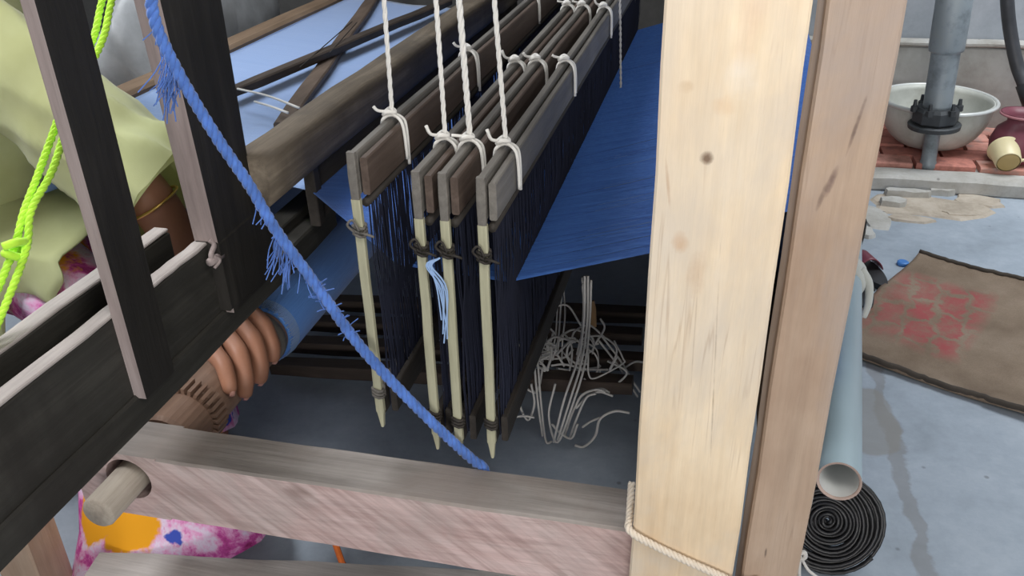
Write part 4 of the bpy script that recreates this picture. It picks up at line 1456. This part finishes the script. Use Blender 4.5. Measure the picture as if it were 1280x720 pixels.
def skin_body():
    vs, rs, es = [], [], []

    def add(p, r, prev=None):
        vs.append(V(p)); rs.append(r)
        if prev is not None:
            es.append((prev, len(vs) - 1))
        return len(vs) - 1
    pel = add((-1.78, 1.53, 0.62), 0.135)
    sp1 = add((-1.73, 1.51, 0.80), 0.125, pel)
    sp2 = add((-1.60, 1.51, 0.98), 0.13, sp1)
    chs = add((-1.50, 1.52, 1.08), 0.12, sp2)
    nk = add((-1.38, 1.53, 1.24), 0.052, chs)
    h0 = add((-1.33, 1.53, 1.34), 0.075, nk)
    h1 = add((-1.31, 1.53, 1.45), 0.105, h0)
    h2 = add((-1.33, 1.53, 1.55), 0.085, h1)
    # left arm resting in the lap
    s = add((-1.55, 1.68, 1.12), 0.055, chs)
    e = add((-1.79, 1.75, 0.86), 0.045, s)
    add((-1.60, 1.68, 0.70), 0.034, add((-1.66, 1.70, 0.72), 0.034, e))
    # right arm reaching round the cloth to the roller
    s = add((-1.42, 1.43, 1.12), 0.066, chs)
    m_ = add((-1.24, 1.385, 0.98), 0.058, s)
    e = add((-1.085, 1.36, 0.845), 0.052, m_)
    f1 = add((-1.045, 1.375, 0.76), 0.050, e)
    wr_ = add((-1.012, 1.362, 0.645), 0.038, f1)
    pa = add((-0.975, 1.342, 0.590), 0.046, wr_)
    # finger: knuckle, middle joint, last joint, tip wrapped over the roller
    RF = 0.072
    spec = [((-0.945, 1.282, 0.560), [(90, 1.250), (60, 1.222), (36, 1.198), (17, 1.186)], 0.0185),
            ((-0.942, 1.318, 0.568), [(90, 1.304), (52, 1.268), (16, 1.236), (-10, 1.222)], 0.0205),
            ((-0.942, 1.354, 0.570), [(90, 1.354), (50, 1.322), (12, 1.294), (-16, 1.282)], 0.0210),
            ((-0.948, 1.390, 0.564), [(90, 1.404), (54, 1.376), (20, 1.354), (-6, 1.344)], 0.0195)]
    tips = []
    for kn_, wr2, r in spec:
        k = add(kn_, r * 1.25, pa)
        for i, (th, y) in enumerate(wr2):
            k = add(rollpt(th, y, RF + (0.004 if i == 1 else 0) - (.003 if i == 3 else 0)), r * (1.08, 1.0, .90, .74)[i], k)
        tips.append(k)
    # thumb on the other side of the roller
    k = add((-0.990, 1.392, 0.545), 0.021, pa)
    k = add(rollpt(142, 1.418, 0.078), 0.018, k)
    add(rollpt(168, 1.41, 0.074), 0.014, k)
    # legs
    for yy, knee, ank, toe in ((1.49, (-1.32, 1.38, 0.55), (-1.08, 1.20, 0.10), (-0.98, 1.17, 0.045)), (1.71, (-1.36, 1.68, 0.53), (-1.28, 1.58, 0.10), (-1.16, 1.56, 0.045))):
        h = add((-1.74, yy, 0.60), 0.105, pel)
        k = add(knee, 0.070, h)
        c = add(V(knee).lerp(V(ank), .35), 0.060, k)
        a = add(ank, 0.040, c)
        add(toe, 0.030, a)
    me = bpy.data.meshes.new('body')
    off = wloc(wv)
    me.from_pydata([tuple(v - off) for v in vs], es, [])
    me.materials.append(MT['skin'])
    o = bpy.data.objects.new('body', me)
    COL.objects.link(o)
    o.parent = wv
    md_ = o.modifiers.new('skin', 'SKIN')
    for i, r in enumerate(rs):
        me.skin_vertices[0].data[i].radius = (r, r)
    me.skin_vertices[0].data[0].use_root = True
    md_.use_smooth_shade = True
    ss = o.modifiers.new('sub', 'SUBSURF')
    ss.levels = ss.render_levels = 2
    return o, [vs[t] for t in tips]


body, tips = skin_body()
# nails
for p, th in zip(tips, (17, -10, -16, -6)):
    a = math.radians(th)
    nrm = V((math.cos(a), -.15, math.sin(a))).normalized()
    dn = V((math.sin(a), -.35, -math.cos(a))).normalized()
    sd2 = nrm.cross(dn).normalized()
    vs = []
    cN = p + nrm * 0.0105 - dn * 0.007
    mbn = MB().grid(lambda u, v: cN + dn * (u - .5) * .017 + sd2 * (v - .5) * .014 + nrm * (-.006 * (2 * v - 1) ** 2 - .004 * (2 * u - 1) ** 2), 4, 4, .001)
    mbn.build('fingernail', MT['nail'], body, True)
# bangle
bg_ = MB()
ec = V((-1.062, 1.368, 0.80)); ed = V((-.04, -.015, .085)).normalized()
uu = ed.orthogonal().normalized(); vv = ed.cross(uu)
bg_.tube([ec + (uu * math.cos(a) + vv * math.sin(a)) * .0535 for a in [2 * PI * k / 28 for k in range(29)]], 0.0032, 6, cap=False)
tag(bg_.build('bangle', MT['gold'], wv, True), 'thin gold bangle')

# yellow-green top: torso and sleeves as one cloth surface
kt = MB()


def ringf(c, wy, dx, tilt):
    # wy along Y, dx in the XZ plane perpendicular to the spine
    return (c, (0, wy, 0), (dx * math.cos(tilt), 0, dx * math.sin(tilt)))


kt.loft([ringf((-1.75, 1.50, 0.56), 0.25, 0.22, -.05), ringf((-1.73, 1.50, 0.66), 0.25, 0.215, -.1), ringf((-1.71, 1.50, 0.74), 0.245, 0.21, -.15), ringf((-1.65, 1.50, 0.84), 0.25, 0.21, -.4), ringf((-1.60, 1.50, 0.92), 0.24, 0.20, -.55),
         ringf((-1.55, 1.50, 1.00), 0.25, 0.20, -.72), ringf((-1.50, 1.51, 1.07), 0.24, 0.18, -.8), ringf((-1.44, 1.52, 1.14), 0.205, 0.14, -.9), ringf((-1.40, 1.53, 1.20), 0.09, 0.075, -.9)], 96, True, 0.018, 9, 0, 0.075)


def sleeve(S, E_, r0, r1, flare, sgn):
    S, E_ = V(S), V(E_)
    d = (E_ - S).normalized()
    u = V((0, 1, 0)) - d * d.y
    u.normalize()
    v = d.cross(u)
    R = []
    for k in range(25):
        t = k / 24
        r = r0 + (r1 - r0) * t + flare * t ** 2.2
        r *= 1 + 0.030 * math.sin(t * 21 + 1) * (0.3 + t) + 0.018 * math.sin(t * 37)
        R.append((S.lerp(E_, t) - V((0, 0, 0.035 * t * t)), u * r * .74, v * r))
    kt.loft(R, 96, False, 0.022, 5, 0, 0.13)
    kt.loft([(c, V(a) * .94, V(b) * .94) for c, a, b in R[-6:]][::-1], 56, False, 0.02, 5)


sleeve((-1.47, 1.43, 1.12), (-1.040, 1.365, 0.835), 0.115, 0.088, 0.048, 1)
sleeve((-1.53, 1.66, 1.10), (-1.78, 1.74, 0.88), 0.11, 0.085, 0.012, 1)
tag(kt.build('tunic', MT['kurta'], wv, True), 'pale yellow-green short-sleeved cotton top')
# tail of the top over the near thigh
kf = MB()


def tail(u, v):
    # u: hip to knee, v: across the thigh and down the near side
    x = -1.82 + u * 0.56
    drop = 0.48 if u < .55 else max(0.085, 0.48 - (u - .55) * 1.8)
    if v < .45:
        t = v / .45
        y = 1.62 - t * 0.31
        z = 0.750 - 0.02 * t - 0.03 * t * t + 0.008 * math.sin(t * 9 + u * 4) - 0.06 * max(0, u - .72)
    else:
        t = (v - .45) / .55
        y = 1.305 - 0.022 * math.sin(t * PI * .6) + 0.012 * math.sin(u * 24) * t
        z = 0.700 - t * drop - 0.06 * max(0, u - .72)
    return (x + .010 * math.sin(v * 12), y, z)


kf.grid(tail, 24, 30, 0.004)
MT['kurtatan'] = MT['kurta']
tag(kf.build('tunic_tail', MT['kurta'], wv, True), 'loose tail of the top hanging over the near thigh')


def floral():
    m, nt, p, N, L = new_mat('floral_print_cotton')
    c = coords(nt, (1, 1, 1))
    n1 = noise(nt, c, 11, 6, 0.68, 0.3)
    r = ramp(nt, [(0.33, (0.30, 0.025, 0.14)), (0.43, (0.66, 0.10, 0.40)), (0.50, (0.84, 0.42, 0.68)), (0.57, (0.82, 0.70, 0.86)), (0.66, (0.70, 0.12, 0.42))])
    L(n1.outputs[0], r.inputs[0])
    v = nt.nodes.new('ShaderNodeTexVoronoi')
    v.inputs['Scale'].default_value = 6.2
    cc = coords(nt, (1, 1, 1), loc=(.31, .2, .13))
    wob = noise(nt, cc, 26, 3, 0.6)
    ad = nt.nodes.new('ShaderNodeVectorMath'); ad.operation = 'SCALE'
    L(wob.outputs['Color'], ad.inputs[0]); ad.inputs['Scale'].default_value = 0.05
    ad2 = nt.nodes.new('ShaderNodeVectorMath'); ad2.operation = 'ADD'
    L(cc.outputs[0], ad2.inputs[0]); L(ad.outputs[0], ad2.inputs[1])
    L(ad2.outputs[0], v.inputs['Vector'])
    fl_ = ramp(nt, [(0.34, (1, 1, 1)), (0.39, (0, 0, 0))])
    L(v.outputs['Distance'], fl_.inputs[0])
    col = mixc(nt, fl_.outputs[0], r.outputs[0], (0.86, 0.38, 0.02))
    v2 = nt.nodes.new('ShaderNodeTexVoronoi')
    v2.inputs['Scale'].default_value = 11
    L(ad2.outputs[0], v2.inputs['Vector'])
    f2 = ramp(nt, [(0.20, (1, 1, 1)), (0.25, (0, 0, 0))])
    L(v2.outputs['Distance'], f2.inputs[0])
    col = mixc(nt, f2.outputs[0], col, (0.06, 0.10, 0.50))
    L(col, p.inputs['Base Color'])
    p.inputs['Roughness'].default_value = 0.85
    p.inputs['Specular IOR Level'].default_value = 0.15
    bump(nt, p, n1.outputs[0], 0.2, 0.004)
    return m


MT['floral'] = floral()
sk = MB()
for path in ([(-1.80, 1.49, 0.60, .135), (-1.62, 1.46, 0.60, .12), (-1.46, 1.43, 0.585, .11), (-1.33, 1.38, 0.55, .10), (-1.24, 1.33, 0.45, .105), (-1.17, 1.28, 0.32, .115), (-1.09, 1.20, 0.17, .16), (-1.06, 1.17, 0.07, .215)],
             [(-1.80, 1.74, 0.60, .135), (-1.62, 1.73, 0.60, .12), (-1.46, 1.70, 0.585, .11), (-1.36, 1.68, 0.52, .10), (-1.34, 1.66, 0.44, .10), (-1.31, 1.62, 0.32, .105), (-1.28, 1.58, 0.18, .12), (-1.27, 1.56, 0.08, .135)]):
    R = []
    for i, (x, y, z, r) in enumerate(path):
        p0 = V(path[max(0, i - 1)][:3]); p1 = V(path[min(len(path) - 1, i + 1)][:3])
        d = (p1 - p0).normalized()
        u = (V((0, 1, 0)) - d * d.y).normalized()
        v = d.cross(u)
        R.append(((x, y, z), u * r, v * r))
    sk.loft(R, 32, False, 0.03, 6)
tag(sk.build('floral_trousers', MT['floral'], wv, True), 'loose pink floral trousers with orange and blue flowers')
# hair cap and bun (out of frame above)
hr = MB()
hr.loft([((-1.37, 1.53, 1.36), (.06, 0, .02), (0, .085, 0)), ((-1.37, 1.53, 1.44), (.085, 0, 0), (0, .112, 0)), ((-1.36, 1.53, 1.53), (.10, 0, 0), (0, .115, 0)), ((-1.34, 1.53, 1.60), (.085, 0, 0), (0, .09, 0)), ((-1.33, 1.53, 1.645), (.03, 0, 0), (0, .03, 0))], 28, True, 0.01, 9)
hr.lathe((-1.47, 1.53, 1.46), [(0.0, -.05), (.03, -.045), (.05, 0), (.03, .045), (0, .05)], (-1, 0, .2), 20, 0, False)
tag(hr.build('hair', MT['hair'], wv, True), 'black hair tied in a bun')

# bench and the grey bundle
bn = thing('bench', (-1.85, 2.0, 0), 'plain wooden weaver bench behind the breast beam', 'bench')
MB().timber((-1.86, 1.05, 0.46), (-1.86, 3.5, 0.46), 0.30, 0.04, seg=8).build('seat', MT['brown'], bn)
for y in (1.15, 3.2):
    for x in (-1.97, -1.75):
        MB().timber((x, y, 0), (x, y, 0.44), 0.05, 0.05, up=(0, 1, 0), seg=2).build('leg', MT['brown'], bn)
MT['greycloth'] = plain('grey_plastic_sheet', (0.36, 0.38, 0.40), 0.38, 0, 0.25, 7, 1.0, 0.5)
gb = MB()


def bag(u, v):
    a = 2 * PI * u
    ph = v * PI
    rx, ry, rz = 0.17, 0.50, 0.30
    k = 1 + .06 * math.sin(5 * a + 3 * ph) + .05 * math.sin(9 * a - 4 * ph) * math.sin(ph)
    z = max(-.99, math.cos(ph))
    return (-1.86 + rx * k * math.sin(ph) * math.cos(a), 2.86 + ry * k * math.sin(ph) * math.sin(a), 0.48 + rz + rz * z * (1 + .03 * math.sin(7 * a)))


gb.grid(bag, 48, 24)
tag(gb.build('grey_bundle', MT['greycloth'], smooth=True), 'crumpled grey plastic bundle on the bench beyond the weaver', 'bundle')
